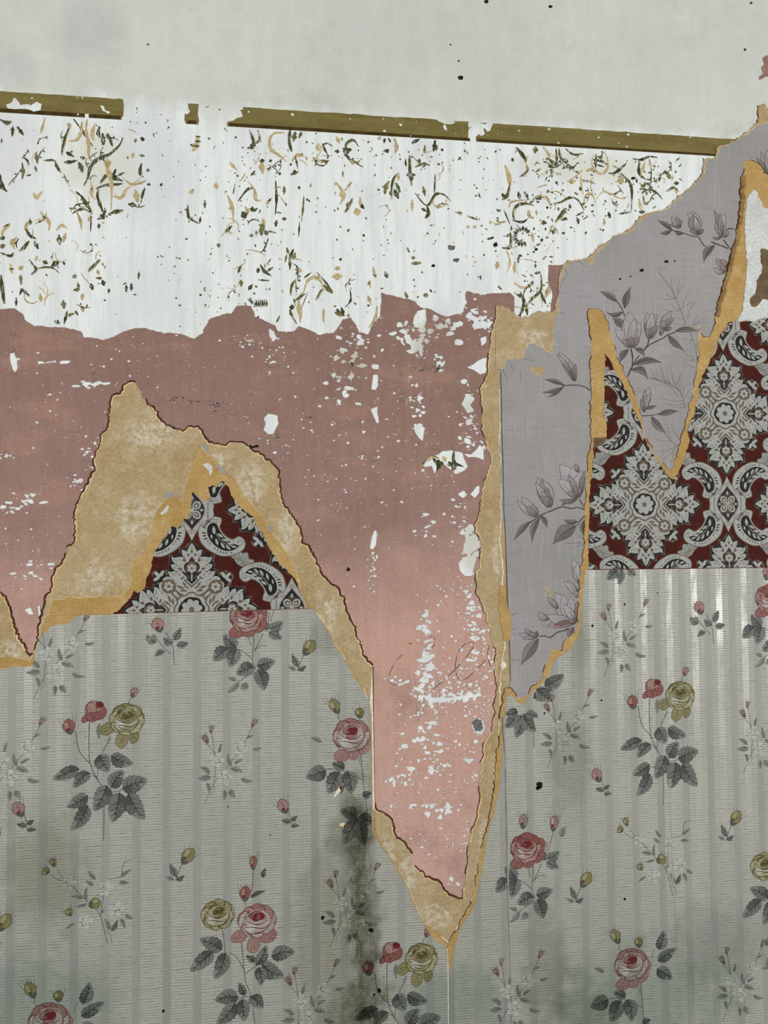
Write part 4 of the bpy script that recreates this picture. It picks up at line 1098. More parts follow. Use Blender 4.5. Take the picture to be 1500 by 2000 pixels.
Z2 = [('g', [(110, 310), (135, 380), (120, 425)], 14), ('o', [(160, 310), (170, 370), (130, 400)], 12), ('g', [(100, 420), (150, 400)], 16), ('t', [(320, 330), (260, 330), (230, 370), (240, 430), (290, 460), (330, 500)], 14), ('g', [(350, 310), (345, 380), (360, 440)], 18), ('o', [(380, 320), (370, 380)], 20), ('g', [(420, 320), (400, 360)], 14),
      ('t', [(360, 500), (390, 460), (440, 470)], 14), ('g', [(380, 460), (395, 540)], 8), ('g', [(540, 390), (555, 430), (575, 465)], 12), ('g', [(540, 400), (570, 390), (600, 410)], 8), ('t', [(515, 390), (520, 435)], 26), ('g', [(670, 440), (680, 390), (720, 370), (750, 410)], 10), ('g', [(660, 440), (710, 425)], 24), ('g', [(665, 450), (700, 480)], 16), ('g', [(610, 435), (640, 440)], 18),
      ('t', [(480, 475), (530, 495), (580, 490)], 16), ('o', [(520, 490), (580, 495)], 10), ('t', [(690, 480), (720, 505), (760, 490)], 12), ('t', [(620, 350), (640, 390)], 14), ('t', [(960, 360), (975, 410), (965, 450)], 16), ('g', [(895, 440), (930, 425)], 12), ('g', [(905, 360), (900, 390)], 12), ('g', [(925, 360), (940, 385)], 10), ('t', [(880, 350), (865, 370)], 18), ('g', [(1060, 390), (1110, 365)], 12), ('o', [(1140, 400), (1135, 450)], 12), ('g', [(1200, 370), (1190, 440)], 16), ('g', [(1210, 400), (1205, 435)], 12),
      ('g', [(1050, 460), (1050, 530), (1060, 640)], 12), ('g', [(1030, 575), (1085, 575)], 18), ('g', [(1060, 570), (1060, 610)], 24), ('g', [(985, 560), (950, 610), (940, 720)], 8), ('o', [(930, 610), (910, 650), (905, 690)], 20), ('g', [(970, 620), (995, 680)], 14), ('g', [(960, 660), (985, 715)], 22), ('o', [(935, 670), (945, 700)], 16), ('t', [(985, 570), (985, 610)], 16), ('g', [(1080, 680), (1150, 755), (1200, 690), (1250, 690), (1290, 730)], 10),
      ('g', [(1150, 755), (1160, 800), (1140, 830)], 14), ('g', [(1200, 570), (1195, 690)], 8), ('g', [(1120, 770), (1150, 790)], 14), ('t', [(1065, 720), (1065, 790)], 14), ('o', [(1130, 640), (1140, 700)], 12), ('o', [(1080, 530), (1130, 510), (1170, 520)], 12), ('g', [(1110, 480), (1110, 520)], 8), ('o', [(1210, 510), (1230, 515)], 10), ('t', [(180, 500), (190, 570)], 22), ('g', [(170, 495), (200, 490)], 18), ('g', [(230, 485), (240, 500)], 14), ('g', [(120, 580), (145, 550)], 10),
      ('t', [(100, 610), (140, 660), (150, 720), (180, 725)], 14), ('g', [(265, 605), (270, 720), (262, 810)], 12), ('o', [(315, 640), (315, 690)], 14), ('g', [(300, 800), (260, 790)], 8), ('g', [(130, 760), (125, 790)], 18), ('g', [(160, 770), (130, 790)], 12), ('t', [(85, 760), (110, 800)], 16), ('t', [(210, 750), (235, 715)], 14), ('g', [(270, 840), (265, 880)], 14), ('o', [(330, 835), (300, 830)], 12), ('o', [(190, 860), (180, 930)], 28), ('g', [(205, 900), (215, 930)], 18), ('t', [(190, 830), (200, 870)], 16),
      ('o', [(220, 905), (270, 915)], 12), ('g', [(150, 900), (155, 930)], 12), ('o', [(430, 700), (425, 780), (415, 850)], 10), ('g', [(405, 850), (400, 940)], 8), ('t', [(615, 615), (650, 660), (665, 700), (640, 750)], 16), ('t', [(710, 615), (670, 670)], 14), ('t', [(655, 670), (662, 715)], 30), ('g', [(715, 710), (690, 760), (670, 795)], 12), ('o', [(690, 735), (690, 770)], 24), ('t', [(738, 770), (746, 812)], 34), ('g', [(755, 740), (785, 775)], 16), ('t', [(760, 700), (760, 760)], 16),
      ('o', [(350, 575), (400, 555)], 14), ('g', [(370, 570), (380, 545)], 14), ('g', [(405, 640), (400, 660)], 12), ('g', [(370, 1010), (350, 1060), (350, 1130)], 16), ('o', [(330, 1000), (340, 1040)], 12), ('o', [(380, 1030), (365, 1070)], 18), ('t', [(385, 1130), (420, 1140)], 18), ('o', [(330, 1040), (320, 1090)], 8), ('g', [(175, 1100), (200, 1140), (245, 1170)], 12), ('g', [(160, 1190), (230, 1195)], 8), ('g', [(215, 1140), (250, 1115)], 12), ('g', [(165, 1120), (160, 1150)], 14), ('g', [(200, 1095), (205, 1120)], 8),
      ('t', [(430, 1260), (450, 1200), (490, 1175), (530, 1200), (550, 1260)], 16), ('t', [(430, 1260), (400, 1310), (410, 1400), (408, 1440)], 18), ('g', [(505, 1145), (550, 1195), (600, 1260)], 10), ('g', [(350, 1280), (360, 1220), (385, 1185)], 10), ('g', [(430, 1180), (475, 1145)], 8), ('g', [(380, 1310), (440, 1270)], 14), ('g', [(350, 1360), (355, 1390), (390, 1450)], 12), ('g', [(345, 1350), (375, 1350)], 18), ('g', [(500, 1310), (525, 1260), (545, 1240)], 8), ('g', [(455, 1260), (410, 1370)], 3.5), ('o', [(545, 1220), (600, 1270)], 18), ('t', [(545, 1360), (545, 1440)], 16),
      ('t', [(625, 1110), (630, 1135)], 26), ('t', [(624, 1150), (626, 1192)], 40), ('o', [(610, 1380), (640, 1390), (670, 1400)], 18), ('g', [(650, 1350), (665, 1400)], 14), ('g', [(700, 1240), (705, 1310), (670, 1350)], 8), ('g', [(620, 1360), (640, 1380)], 14), ('t', [(835, 1110), (850, 1180)], 14), ('t', [(815, 1190), (820, 1240)], 12), ('t', [(805, 1280), (825, 1340)], 14), ('t', [(860, 1340), (850, 1410), (810, 1470)], 12), ('g', [(905, 1140), (920, 1180)], 16), ('o', [(1060, 1060), (1085, 1060)], 16), ('o', [(1060, 1095), (1120, 1090)], 14),
      ('o', [(1130, 1280), (1160, 1280)], 20), ('o', [(1020, 1260), (1040, 1300)], 14), ('o', [(1325, 795), (1360, 800)], 14), ('o', [(1385, 815), (1455, 840)], 10), ('t', [(1390, 870), (1395, 890)], 14), ('t', [(1430, 870), (1430, 890)], 14), ('g', [(100, 1300), (140, 1330), (220, 1330)], 10), ('g', [(270, 1440), (290, 1400)], 10)] + [('g', [(150 + k * 12, 1305), (155 + k * 12, 1350)], 8) for k in range(6)]
Z3 = [('g', [(270, 345), (300, 380), (320, 410)], 18), ('o', [(320, 430), (325, 460), (285, 490)], 10), ('o', [(365, 340), (362, 375)], 16), ('t', [(215, 430), (235, 490), (240, 560)], 14), ('g', [(240, 515), (225, 580), (200, 600)], 10), ('g', [(200, 570), (215, 590)], 14), ('g', [(250, 395), (255, 415)], 10), ('t', [(400, 340), (430, 380), (430, 400)], 12), ('g', [(420, 395), (450, 420), (470, 440)], 12), ('g', [(465, 350), (470, 430)], 10),
      ('g', [(480, 350), (490, 400), (555, 450)], 8), ('g', [(510, 350), (550, 380), (600, 375)], 8), ('t', [(650, 375), (640, 430), (680, 475), (715, 450), (715, 400), (700, 365)], 9), ('g', [(660, 375), (658, 450)], 8), ('g', [(665, 390), (695, 395)], 8), ('g', [(665, 410), (705, 415)], 8), ('g', [(665, 430), (700, 440)], 8), ('g', [(720, 470), (750, 470), (790, 440), (810, 420)], 10), ('t', [(610, 460), (660, 445)], 10), ('g', [(580, 500), (620, 510), (655, 520)], 6),
      ('t', [(585, 480), (590, 540), (600, 580)], 8), ('t', [(540, 498), (541, 524)], 24), ('t', [(780, 492), (781, 526)], 26), ('t', [(370, 580), (420, 590), (440, 640)], 10), ('g', [(450, 620), (490, 610), (530, 590), (570, 600), (600, 650)], 8), ('t', [(600, 620), (610, 580), (640, 575), (660, 620)], 8), ('g', [(690, 550), (740, 575), (775, 555)], 6), ('t', [(660, 600), (700, 560), (780, 595), (820, 580)], 6), ('g', [(780, 470), (820, 510), (835, 560), (832, 660)], 10), ('g', [(770, 670), (830, 660)], 8),
      ('g', [(870, 410), (870, 470), (900, 500)], 12), ('g', [(840, 400), (880, 405), (920, 390), (960, 395)], 10), ('t', [(920, 400), (930, 450)], 10), ('t', [(900, 410), (880, 480)], 10), ('o', [(880, 540), (910, 520)], 10), ('g', [(880, 570), (920, 550), (960, 570), (985, 600)], 8), ('g', [(940, 510), (960, 505)], 10), ('o', [(890, 580), (900, 620), (930, 600)], 10), ('t', [(870, 600), (880, 650)], 12), ('g', [(870, 660), (900, 660)], 12), ('g', [(1000, 560), (1040, 540), (1060, 560)], 8), ('o', [(1010, 470), (1020, 500)], 14), ('g', [(1040, 520), (1065, 520)], 12),
      ('g', [(1180, 395), (1190, 420), (1185, 440)], 5), ('g', [(1050, 410), (1070, 395)], 6), ('o', [(1020, 440), (1030, 460)], 6), ('g', [(260, 700), (255, 660), (280, 625), (330, 620), (355, 630)], 10), ('g', [(250, 700), (300, 710), (330, 690)], 8), ('t', [(330, 650), (335, 690)], 14), ('t', [(235, 640), (250, 610), (340, 600)], 8), ('g', [(280, 560), (290, 600)], 12), ('g', [(310, 560), (330, 600)], 12), ('g', [(210, 650), (240, 720)], 6), ('g', [(165, 725), (215, 705)], 8), ('g', [(240, 755), (240, 830), (200, 835)], 10), ('g', [(160, 815), (180, 825)], 16),
      ('t', [(215, 830), (240, 900), (225, 960)], 8), ('t', [(180, 900), (175, 940)], 16), ('t', [(265, 900), (260, 960)], 10), ('g', [(285, 870), (280, 910)], 10), ('t', [(345, 760), (355, 810)], 10), ('t', [(260, 1000), (300, 1030), (360, 1015)], 8), ('g', [(320, 1115), (350, 1080), (390, 1040), (390, 960)], 9), ('g', [(290, 1050), (310, 1110), (285, 1165)], 13), ('g', [(320, 1115), (325, 1165)], 12), ('g', [(270, 1060), (310, 1080)], 12), ('g', [(390, 1050), (415, 1110)], 13), ('t', [(250, 1080), (255, 1120), (350, 1130)], 8), ('g', [(360, 960), (390, 955)], 10), ('g', [(300, 965), (320, 980)], 6),
      ('g', [(460, 710), (500, 660), (515, 665)], 12), ('g', [(490, 700), (520, 690)], 12), ('g', [(570, 690), (575, 720)], 12), ('g', [(600, 660), (560, 680)], 8), ('g', [(720, 660), (730, 690)], 12), ('t', [(700, 690), (700, 730)], 8), ('g', [(455, 740), (450, 770)], 12), ('g', [(395, 710), (420, 715)], 16), ('g', [(400, 790), (390, 805)], 10), ('t', [(435, 1010), (425, 1050), (410, 1080)], 14), ('o', [(440, 980), (430, 1000)], 14)] + \
     [('g', [(300 + 26 * math.cos(a), 780 + 26 * math.sin(a)), (300 + 48 * math.cos(a), 780 + 52 * math.sin(a))], 10) for a in np.linspace(1.2, 5.6, 12)] + \
     [('o', [(905 + 14 * math.cos(a), 545 + 14 * math.sin(a)), (905 + 34 * math.cos(a), 545 + 34 * math.sin(a))], 8) for a in np.linspace(0, 6, 9)]
for c, p, w in Z1: V_(c, p, w, 3.0, 0, 150)
for c, p, w in Z2: V_(c, p, w, 3.0, 450, 150)
for c, p, w in Z3: V_(c, p, w, 2.5, 900, 150)
# the vine seen through the largest hole in the pink lining
for c, p, w in (('g', [(1020, 975), (1060, 935), (1110, 940)], 18), ('g', [(1080, 940), (1110, 990), (1095, 1030)], 20), ('g', [(1100, 950), (1140, 985)], 18), ('g', [(1160, 960), (1190, 985), (1175, 1015)], 20),
                ('g', [(1190, 900), (1190, 960), (1240, 985)], 12), ('t', [(1130, 930), (1150, 960)], 16), ('g', [(1150, 975), (1185, 970)], 14), ('g', [(810, 320), (800, 300)], 16), ('g', [(870, 330), (862, 350)], 20), ('g', [(640, 430), (655, 450)], 20), ('g', [(1115, 440), (1108, 470)], 12)):
    V_(c, p, w, 2.727, 450, 550)
rc = random.Random(21)
for x0, y0, x1, y1, n in ((110, 240, 270, 420, 16), (0, 420, 110, 590, 9), (20, 240, 110, 360, 4), (440, 280, 560, 480, 10), (530, 262, 720, 330, 7), (740, 290, 900, 420, 7), (980, 300, 1100, 480, 15), (1060, 305, 1330, 400, 20), (985, 480, 1075, 600, 8), (560, 500, 700, 610, 6), (440, 480, 540, 600, 5), (100, 480, 220, 620, 6), (-400, 250, -20, 580, 24)):
    for k in range(n):
        x, y = rc.uniform(x0, x1), rc.uniform(y0, y1)
        a, cv = rc.uniform(0, 6.28), rc.uniform(-.55, .55)
        P = [(x, y)]
        for i in range(rc.randint(3, 6)):
            a += cv + rc.uniform(-.25, .25)
            x += 7 * math.cos(a)
            y += 7 * math.sin(a)
            P.append((x, y))
        if max(p[1] + max(0, p[0] - 1090) * .48 for p in P) > 545 and x > 1060: continue
        if min(p[1] - band_bot(p[0]) for p in P) < 3: continue
        c = rc.choice((GR, OL, TA, TA))
        w = rc.uniform(1.6, 3.0)
        vine.append((stroke(P, w * .5, w * .4, w, 4, k, .35), jit(c, 14, rc)))
        if c is not TA:
            for p in P[1:-1:2]:
                b = a + rc.choice((-1, 1)) * rc.uniform(.6, 1.4)
                vine.append((stroke([p, (p[0] + 4 * math.cos(b), p[1] + 4 * math.sin(b)), (p[0] + 7 * math.cos(b + .2), p[1] + 7 * math.sin(b + .2))], 1, .5, 3.4, 2), jit(GR, 14, rc)))
rv = random.Random(5)
for x0, y0, x1, y1, n, smax in ((0, 240, 330, 620, 60, 5), (330, 260, 520, 640, 100, 4), (440, 280, 750, 640, 130, 4), (740, 280, 930, 580, 70, 4), (930, 290, 1100, 600, 130, 5), (1040, 310, 1330, 430, 130, 6),
                                (1000, 430, 1180, 500, 30, 4), (590, 250, 960, 330, 60, 5), (250, 205, 470, 260, 16, 4), (-400, 240, 0, 600, 140, 7)):
    for k in range(n):
        x, y = rv.uniform(x0, x1), rv.uniform(y0, y1)
        if x > 1080 and y > 500 - (x - 1080) * .45: continue
        if y < band_bot(x) + 3 and not 245 < x < 445: continue
        a = rv.choice((rv.uniform(-.6, .6) + math.pi / 2, rv.uniform(0, math.pi)))
        L = rv.uniform(.6, smax) * rv.random() ** .6 * (1.8 if rv.random() < .2 else 1)
        w = rv.uniform(1.4, 3.8)
        c = rv.choice((GR, GR, GR, OL, TA))
        vine.append((stroke([(x - L * math.cos(a), y - L * math.sin(a)), (x + rv.uniform(-1, 1), y + rv.uniform(-1, 1)), (x + rv.uniform(-2, 2) + L * math.cos(a), y + L * math.sin(a))], w * .2, w * .2, w * 1.5, 3, k, .4), jit(c, 14, rv)))
cells = {}
for p, c in vine:
    q = np.array(p).mean(0)
    cells.setdefault((int(q[0] // 210), int(q[1] // 190)), []).append((WL(p), c))
band_cover = [WL([(x, band_top(x)) for x in (-430, 1500)] + [(x, band_bot(x) - 1) for x in (1500, -430)])]
for n_, (key, pl) in enumerate(sorted(cells.items())):
    tag(ink('painted_vine', pl, Z_VINE + .006 * n_, M['ink_frieze'], wall), kind='stuff')

# pencil handwriting on the pink tail
pen = []
ps = lambda pts: [(600 + x / 3.333, 1050 + y / 3.333) for x, y in pts]
for pts, w in (([(555, 955), (530, 925), (545, 860), (580, 800), (620, 760)], 1.3), ([(790, 655), (810, 638), (828, 650), (828, 690), (810, 720)], 1.2), ([(665, 688), (680, 690)], 2.4),
               ([(820, 985), (880, 935), (960, 860), (1030, 780), (1080, 710), (1075, 685), (1030, 690), (985, 740), (965, 810), (968, 880), (1000, 928), (1050, 905), (1110, 850), (1160, 795)], 1.5),
               ([(1185, 700), (1172, 760), (1185, 820), (1205, 855), (1222, 858)], 1.4), ([(715, 1195), (735, 1160), (755, 1110)], 1.0), ([(710, 1090), (708, 1170)], .8), ([(560, 960), (575, 955)], 1.5)):
    s_ = smooth(ps(pts), 6)
    poly = []
    for i in range(0, len(s_) - 3, 3):      # thins where the pencil skipped over the grain
        k_ = .22 if (i // 3) % 3 == 2 else .8
        poly.append((WL(stroke(s_[i:i + 4], w * k_, w * k_, None, 1)), C(38, 30, 32)))
    ink('pencil_stroke', poly, Z_PINK + .08, M['pencil'], pink)
# scribbled soot marks on the pink
rs = random.Random(9)
for cx, cy, sx, sy, n in ((342, 779, 16, 4, 26), (385, 784, 22, 3, 18), (425, 790, 12, 4, 22), (419, 803, 4, 1.5, 4), (543, 852, 6, 4, 14), (825, 720, 12, 5, 22), (855, 722, 6, 6, 10), (605, 815, 5, 1.2, 4)):
    pl = []
    for k in range(n):
        x, y = rs.gauss(cx, sx * .6), rs.gauss(cy, sy * .6)
        pl.append((WL(stroke([(x - 2.5, y + rs.uniform(-1, 1)), (x, y + rs.uniform(-1.5, 1.5)), (x + 2.5, y + rs.uniform(-1, 1))], .6, .5, 1.2, 2)), rs.choice((C(60, 50, 50), C(44, 38, 38), C(160, 150, 144)))))
    ink('soot_mark', pl, Z_PINK + .08, M['pencil'] if False else M['ink_damask'], pink)

# ------------------------------------------------------------------ damask
GY2D = C(118, 112, 102)
GY, GY2, BR, BK, RD = C(158, 161, 156), C(140, 143, 139), C(98, 82, 68), C(20, 16, 14), C(76, 26, 17)
ARM = [(0, 125), (4.5, 119), (7.7, 112), (8.6, 108.5), (13, 111), (19, 112), (18, 104), (14.8, 97.6), (20, 99), (26, 98.3), (33, 97), (37.6, 100.2), (36, 92), (30, 85), (34, 85), (38.3, 84), (36.5, 78), (29.3, 72), (34, 72),
       (38, 70.5), (43.8, 72), (41, 64), (35, 57.8), (38, 60.5), (42, 62), (48, 61.5), (52.4, 58), (52.4, 54), (46, 55.5), (41.5, 54), (37, 48), (33, 43), (28.6, 37.3), (20, 30), (11, 27), (4, 31), (0, 33)]
FULL = ARM + [(-x, y) for x, y in ARM[-2:0:-1]]
OUTER = [(-x, y) for x, y in ARM[26:0:-1]] + ARM[:27]


def mirror2(p):
    return [p, [(-x, y) for x, y in p]]


def drop(cx, cy, rx, ry, ang=0):
    return ellipse(cx, cy, rx, ry, ang, 10)


def arm_polys():
    back, front = [], []
    back.append((stroke(OUTER, 11, 11, None, 1), BR))
    back.append((stroke(OUTER, 8.6, 8.6, None, 1, 3, .45), BK))
    front.append((FULL, GY))
    # dark slits between the lobes
    for a, b in (((14.8, 97.6), (10, 92)), ((30, 85), (22, 80)), ((29.3, 72), (21, 69)), ((35, 57.8), (29, 53))):
        for q in mirror2(stroke([a, b], 2.0, .4)):
            front.append((q, BR))
    for a, b in (((17, 108), (11, 98)), ((35, 97), (24, 90)), ((24, 96), (17, 91)), ((36, 82), (25, 77)), ((41, 69), (29, 65)), ((36, 70), (27, 68)), ((48, 58.5), (36, 50)), ((30, 48), (22, 40)), ((24, 55), (28, 46)), ((0, 120), (0, 113))):
        for q in mirror2(stroke([a, ((a[0] + b[0]) / 2 + 1, (a[1] + b[1]) / 2 - 1), b], .5, 1.3)):
            front.append((q, GY2D))
    front.append((drop(0, 108.6, 2.4, 3.4), BR))
    for cx, cy, rx, ry, an in ((6.2, 102.6, 2.5, 2.9, 0), (13.5, 92.5, 2.9, 3.7, -.2), (21, 76, 4.2, 2.6, .3), (17, 59, 4.4, 2.0, -.5), (22.5, 65, 2.2, 1.2, 0)):
        front.append((drop(cx, cy, rx, ry, an), BR))
        front.append((drop(-cx, cy, rx, ry, -an), BR))
    # spade with the little flower
    front.append((smooth([(0, 99), (4.4, 93), (6, 89), (11.5, 87), (14.6, 80), (12.5, 73), (8, 69), (0, 64), (-8, 69), (-12.5, 73), (-14.6, 80), (-11.5, 87), (-6, 89), (-4.4, 93)], 3, True), BK))
    front.append((smooth([(0, 90.5), (6, 87.5), (11, 80), (9, 72.5), (0, 67.5), (-9, 72.5), (-11, 80), (-6, 87.5)], 3, True), BR))
    for k in range(6):
        a = k * math.pi / 3 + math.pi / 6
        front.append((ellipse(4.8 * math.cos(a), 77 + 4.8 * math.sin(a), 4.1, 2.9, a, 9), GY))
    front.append((ellipse(0, 77, 2.4, 2.4, 0, 8), BR))
    front.append((drop(0, 94, 2.6, 4.2), C(58, 46, 34)))
    for q in mirror2([(3, 68.5), (10, 69.5), (19, 72.5), (17, 68), (9, 61), (1.2, 54), (1.2, 60)]):
        front.append((q, BK))
    for q in mirror2(stroke([(17, 70.5), (9, 65), (2, 58)], 1.1, 1.1)):
        front.append((q, BR))
    front.append((stroke([(0, 72), (0, 52)], 1.2), GY))
    for q in mirror2([(0, 47.5), (5, 52), (10, 57.5), (9.5, 60.5), (4, 56.5), (0, 53)]):
        front.append((q, BK))
    for q in mirror2([(0, 40.5), (8, 48), (14.5, 55), (13.5, 57), (11, 56), (5, 49.5), (0, 45.5)]):
        front.append((q, BR))
    for cx, cy, L, an in ((12, 45.5, 8.4, .95), (20, 42, 7.6, .45), (15, 35.5, 7, .1), (7, 41.8, 5, .7)):
        for s in (1, -1):
            front.append((smooth([(cx * s - L * s * math.cos(an), cy - L * math.sin(an)), (cx * s - 2.4 * s * -math.sin(an) * -1, cy + 2.2 * math.cos(an)), (cx * s + L * s * math.cos(an), cy + L * math.sin(an)), (cx * s + 2.4 * s * -math.sin(an) * -1, cy - 2.2 * math.cos(an))], 3, True), BR))
    front.append((smooth([(0, 35), (6, 41), (12, 46), (6, 44.5), (0, 39.5), (-6, 44.5), (-12, 46), (-6, 41)], 2, True), GY))
    return back, front


def medallion():
    b, f = arm_polys()
    out = []
    arms = [(0, 1, 1), (math.pi / 2, 1, .965), (math.pi, 1, 1), (-math.pi / 2, 1, .965)]
    for k in (0, 1):                       # all brown halos, then all black fringes
        for an, sx, sy in arms:
            out += put([b[k]], 0, 0, an, sx, sy)
    bud = [ellipse(6.5 * math.cos(a), 6.5 * math.sin(a), 7.0, 3.3, a, 10) for a in (math.pi / 4, math.pi / 4 + 1.35, math.pi / 4 - 1.35)]
    for k in range(4):
        an = k * math.pi / 2
        c = tf([(62, 58.5)], 0, 0, an)[0]
        out.append((ellipse(c[0], c[1], 14.5, 14.5, 0, 16, .2, k), BR))
        out.append((ellipse(c[0], c[1], 12.5, 12.5, 0, 18, .28, k + 9), BK))
        out += [(tf(p, c[0], c[1], an), GY) for p in bud]
    out.append((ellipse(0, 0, 56, 56, 0, 28), BR))
    for an, sx, sy in arms:
        out += put(f, 0, 0, an, sx, sy)
    for k in range(4):
        an = k * math.pi / 2
        x, y = tf([(44, 42)], 0, 0, an)[0]
        out.append((ellipse(x, y, 13.5, 13.5, 0, 18), BR))
        for j in range(6):
            a = j * math.pi / 3 + .3
            out.append((ellipse(x + 5.4 * math.cos(a), y + 5.4 * math.sin(a), 4.0, 3.2, a, 9), GY))
        out.append((ellipse(x, y, 3.0, 3.0, 0, 9), BR))
        for p in (stroke([(34, 33), (28, 30), (24, 22)], 1.4, 3.2, 3.0), stroke([(33, 34), (30, 28), (22, 24)], 1.4, 3.2, 3.0), ellipse(31, 30, 4.2, 2.4, math.pi / 4, 9)):
            out.append((tf(p, 0, 0, an), GY))
    sc = []
    for k in range(8):
        a = k * math.pi / 4 + math.pi / 8 * 0
        for j in range(-3, 4):
            q = a + j * math.pi / 8 / 3.4
            sc.append((( 30.5 - 3.2 * (j / 3.0) ** 2 * 1.0) * math.cos(q), (30.5 - 3.2 * (j / 3.0) ** 2) * math.sin(q)))
    out.append((tf(sc, 0, 0, 0, 1.1, 1.1), BR))
    out.append((sc, GY))
    out.append((ellipse(0, 0, 23.4, 23.4, 0, 30, .06, 2), BK))
    for k in range(8):
        a = k * math.pi / 4 + .2
        out.append((ellipse(12 * math.cos(a), 12 * math.sin(a), 8.2, 6.0, a, 12), GY))
    out.append((ellipse(0, 0, 9, 9, 0, 14), GY))
    out.append((ellipse(0, 0, 5.2, 5.2, 0, 12), C(112, 92, 76)))
    return out


PA_OUT = smooth([(-46, 13.5), (-54, 16.5), (-53, 24), (-50.7, 33), (-56.6, 44), (-65.6, 52.4), (-76, 56), (-82, 53), (-88, 51), (-95, 55.5), (-98.2, 63.5), (-96, 73), (-86.4, 80.5), (-73, 85), (-56.6, 86.4), (-41.7, 81), (-28.3, 72.6), (-17.9, 61.5), (-13, 47), (-12.5, 36), (-15, 26), (-22, 16), (-34, 12)], 3, True)
PA_IN = smooth([(-44.7, 25.5), (-50.4, 37.3), (-59, 50.4), (-69.5, 59.7), (-80.5, 65.2), (-87, 67.6), (-82, 73), (-71.5, 77), (-58, 76), (-44.7, 68.4), (-34, 57), (-28.6, 44), (-29.4, 31.7), (-36, 25)], 3, True)


def paisley():
    out = [(stroke(PA_OUT + PA_OUT[:1], 3.4, 3.4, None, 1), BR), (PA_OUT, GY)]
    # cross lines where the scroll meets the frame
    for y in (17.5, 21.5):
        out.append((stroke([(-50, y), (-36, y + .6), (-26, y)], 1.0, 1.0), BR))
    out.append((stroke(PA_IN + PA_IN[:1], 3.0, 3.0, None, 1), C(176, 178, 172)))
    out.append((stroke(PA_IN + PA_IN[:1], 1.2, 1.2, None, 1), BR))
    out.append((PA_IN, BK))
    for x, y, L, w, a in ((-78, 69.5, 5.5, 2.0, -.2), (-71, 63.5, 6.2, 2.2, -.2), (-67, 71, 6.2, 2.2, -.75), (-61.5, 57, 6.6, 2.5, -.35), (-57, 67, 6.6, 2.5, -1.0), (-52.5, 48, 6.6, 2.5, -.6), (-46, 60, 6.6, 2.5, -1.25), (-40.5, 38, 7.6, 3.2, -1.5), (-36, 50, 4.6, 1.8, -1.4)):
        out.append((smooth([(x + L * math.cos(a), y + L * math.sin(a)), (x - w * math.sin(a), y + w * math.cos(a)), (x - L * math.cos(a), y - L * math.sin(a)), (x + w * math.sin(a), y - w * math.cos(a))], 3, True), GY))
    out.append((stroke([(-80, 69), (-66, 66), (-54, 58), (-45, 46), (-40, 36)], .9, .9), GY))
    for k in range(16):      # ladder along the back
        i = int(len(PA_IN) * (.52 + .43 * k / 15)) % len(PA_IN)
        x, y = PA_IN[i]
        nx_, ny_ = x + 56, y - 48
        l = math.hypot(nx_, ny_) or 1
        nx_, ny_ = nx_ / l, ny_ / l
        w = 2.6 if k > 7 else 2.0
        L0, L1 = (3.2, 9.5) if k > 7 else (3.0, 6.0)
        out.append((stroke([(x + nx_ * L0, y + ny_ * L0), (x + nx_ * L1, y + ny_ * L1)], w), C(52, 44, 38)))
    out.append((stroke([(-86, 68), (-92, 66), (-93.5, 60.5), (-89, 57.5), (-85, 60.5), (-87.5, 63)], 1.2, 1.0), BR))
    for k in range(9):        # beading on the inner edge
        t = k / 8
        out.append((ellipse(-54 - 24 * t ** .9 + 0, 38 + 21.5 * t ** .75, .9, .9, 0, 6), BR))
    return out


def lozenge():
    P = []
    ys = np.linspace(36.5, -36.5, 15)
    xs = [22.5 * max(0.0, math.cos(math.pi / 2 * y / 36.5)) ** 1.25 for y in ys]
    P = [(x, y) for x, y in zip(xs, ys)] + [(-x, y) for x, y in zip(xs[-2:0:-1], ys[-2:0:-1])]
    out = []
    body = [(-38, 15), (-40, 8), (-38.5, 0), (-40, -8), (-38, -15), (-26, -19), (-24, -28), (-14, -30), (-11, -36), (-6, -44), (0, -57), (6, -44), (11, -36), (14, -30), (24, -28), (26, -19)]
    body += [(-x, -y) for x, y in body]
    bd = body[:5] + body[5:16] + [(-x, y) for x, y in body[:5]][::-1] + [(-x, -y) for x, y in body[5:16]]
    out.append((stroke(bd + bd[:1], 3.0, 3.0, None, 1), BR))
    out.append((bd, GY))
    for s in (1, -1):
        for k in range(7):
            out.append((drop(s * 29.5, -13 + k * 4.4, 1.5, 1.2), C(52, 44, 38)))
        for y in (-22, -26, 22, 26):
            out.append((stroke([(s * 13, y * 1.05), (s * 23, y)], 1.0), BR))
        out.append((stroke([(0, s * 41), (4.5, s * 45)], 1.0), BR))
        out.append((stroke([(0, s * 41), (-4.5, s * 45)], 1.0), BR))
        out.append((stroke([(-8, s * 39), (8, s * 39)], 1.0), BR))
    out.append((tf(P, 0, 0, 0, 1.06, 1.06), BR))
    out.append((tf(P, 0, 0, 0, .99, .99), BK))
    out.append((tf(P, 0, 0, 0, .80, .80), C(70, 60, 50)))
    for sx in (1, -1):
        for sy in (1, -1):
            a = math.atan2(sy * 1.05, sx)
            out.append((ellipse(sx * 8.6, sy * 9, 8.8, 7.2, a, 14), GY))
            out.append((ellipse(sx * 8.2, sy * 8.6, 5.8, 4.6, a, 12), C(92, 80, 68)))
            out.append((ellipse(sx * 7.6, sy * 8.0, 3.2, 2.2, a, 9), GY))
    out.append((ellipse(0, 0, 3.9, 3.9, 0, 12), GY))
    for x, y, rx, ry in ((0, 23, 2.2, 4.2), (0, -23, 2.2, 4.2), (18, 0, 3.4, 2.2), (-18, 0, 3.4, 2.2)):
        out.append((ellipse(x, y, rx, ry, 0, 10), GY))
    return out


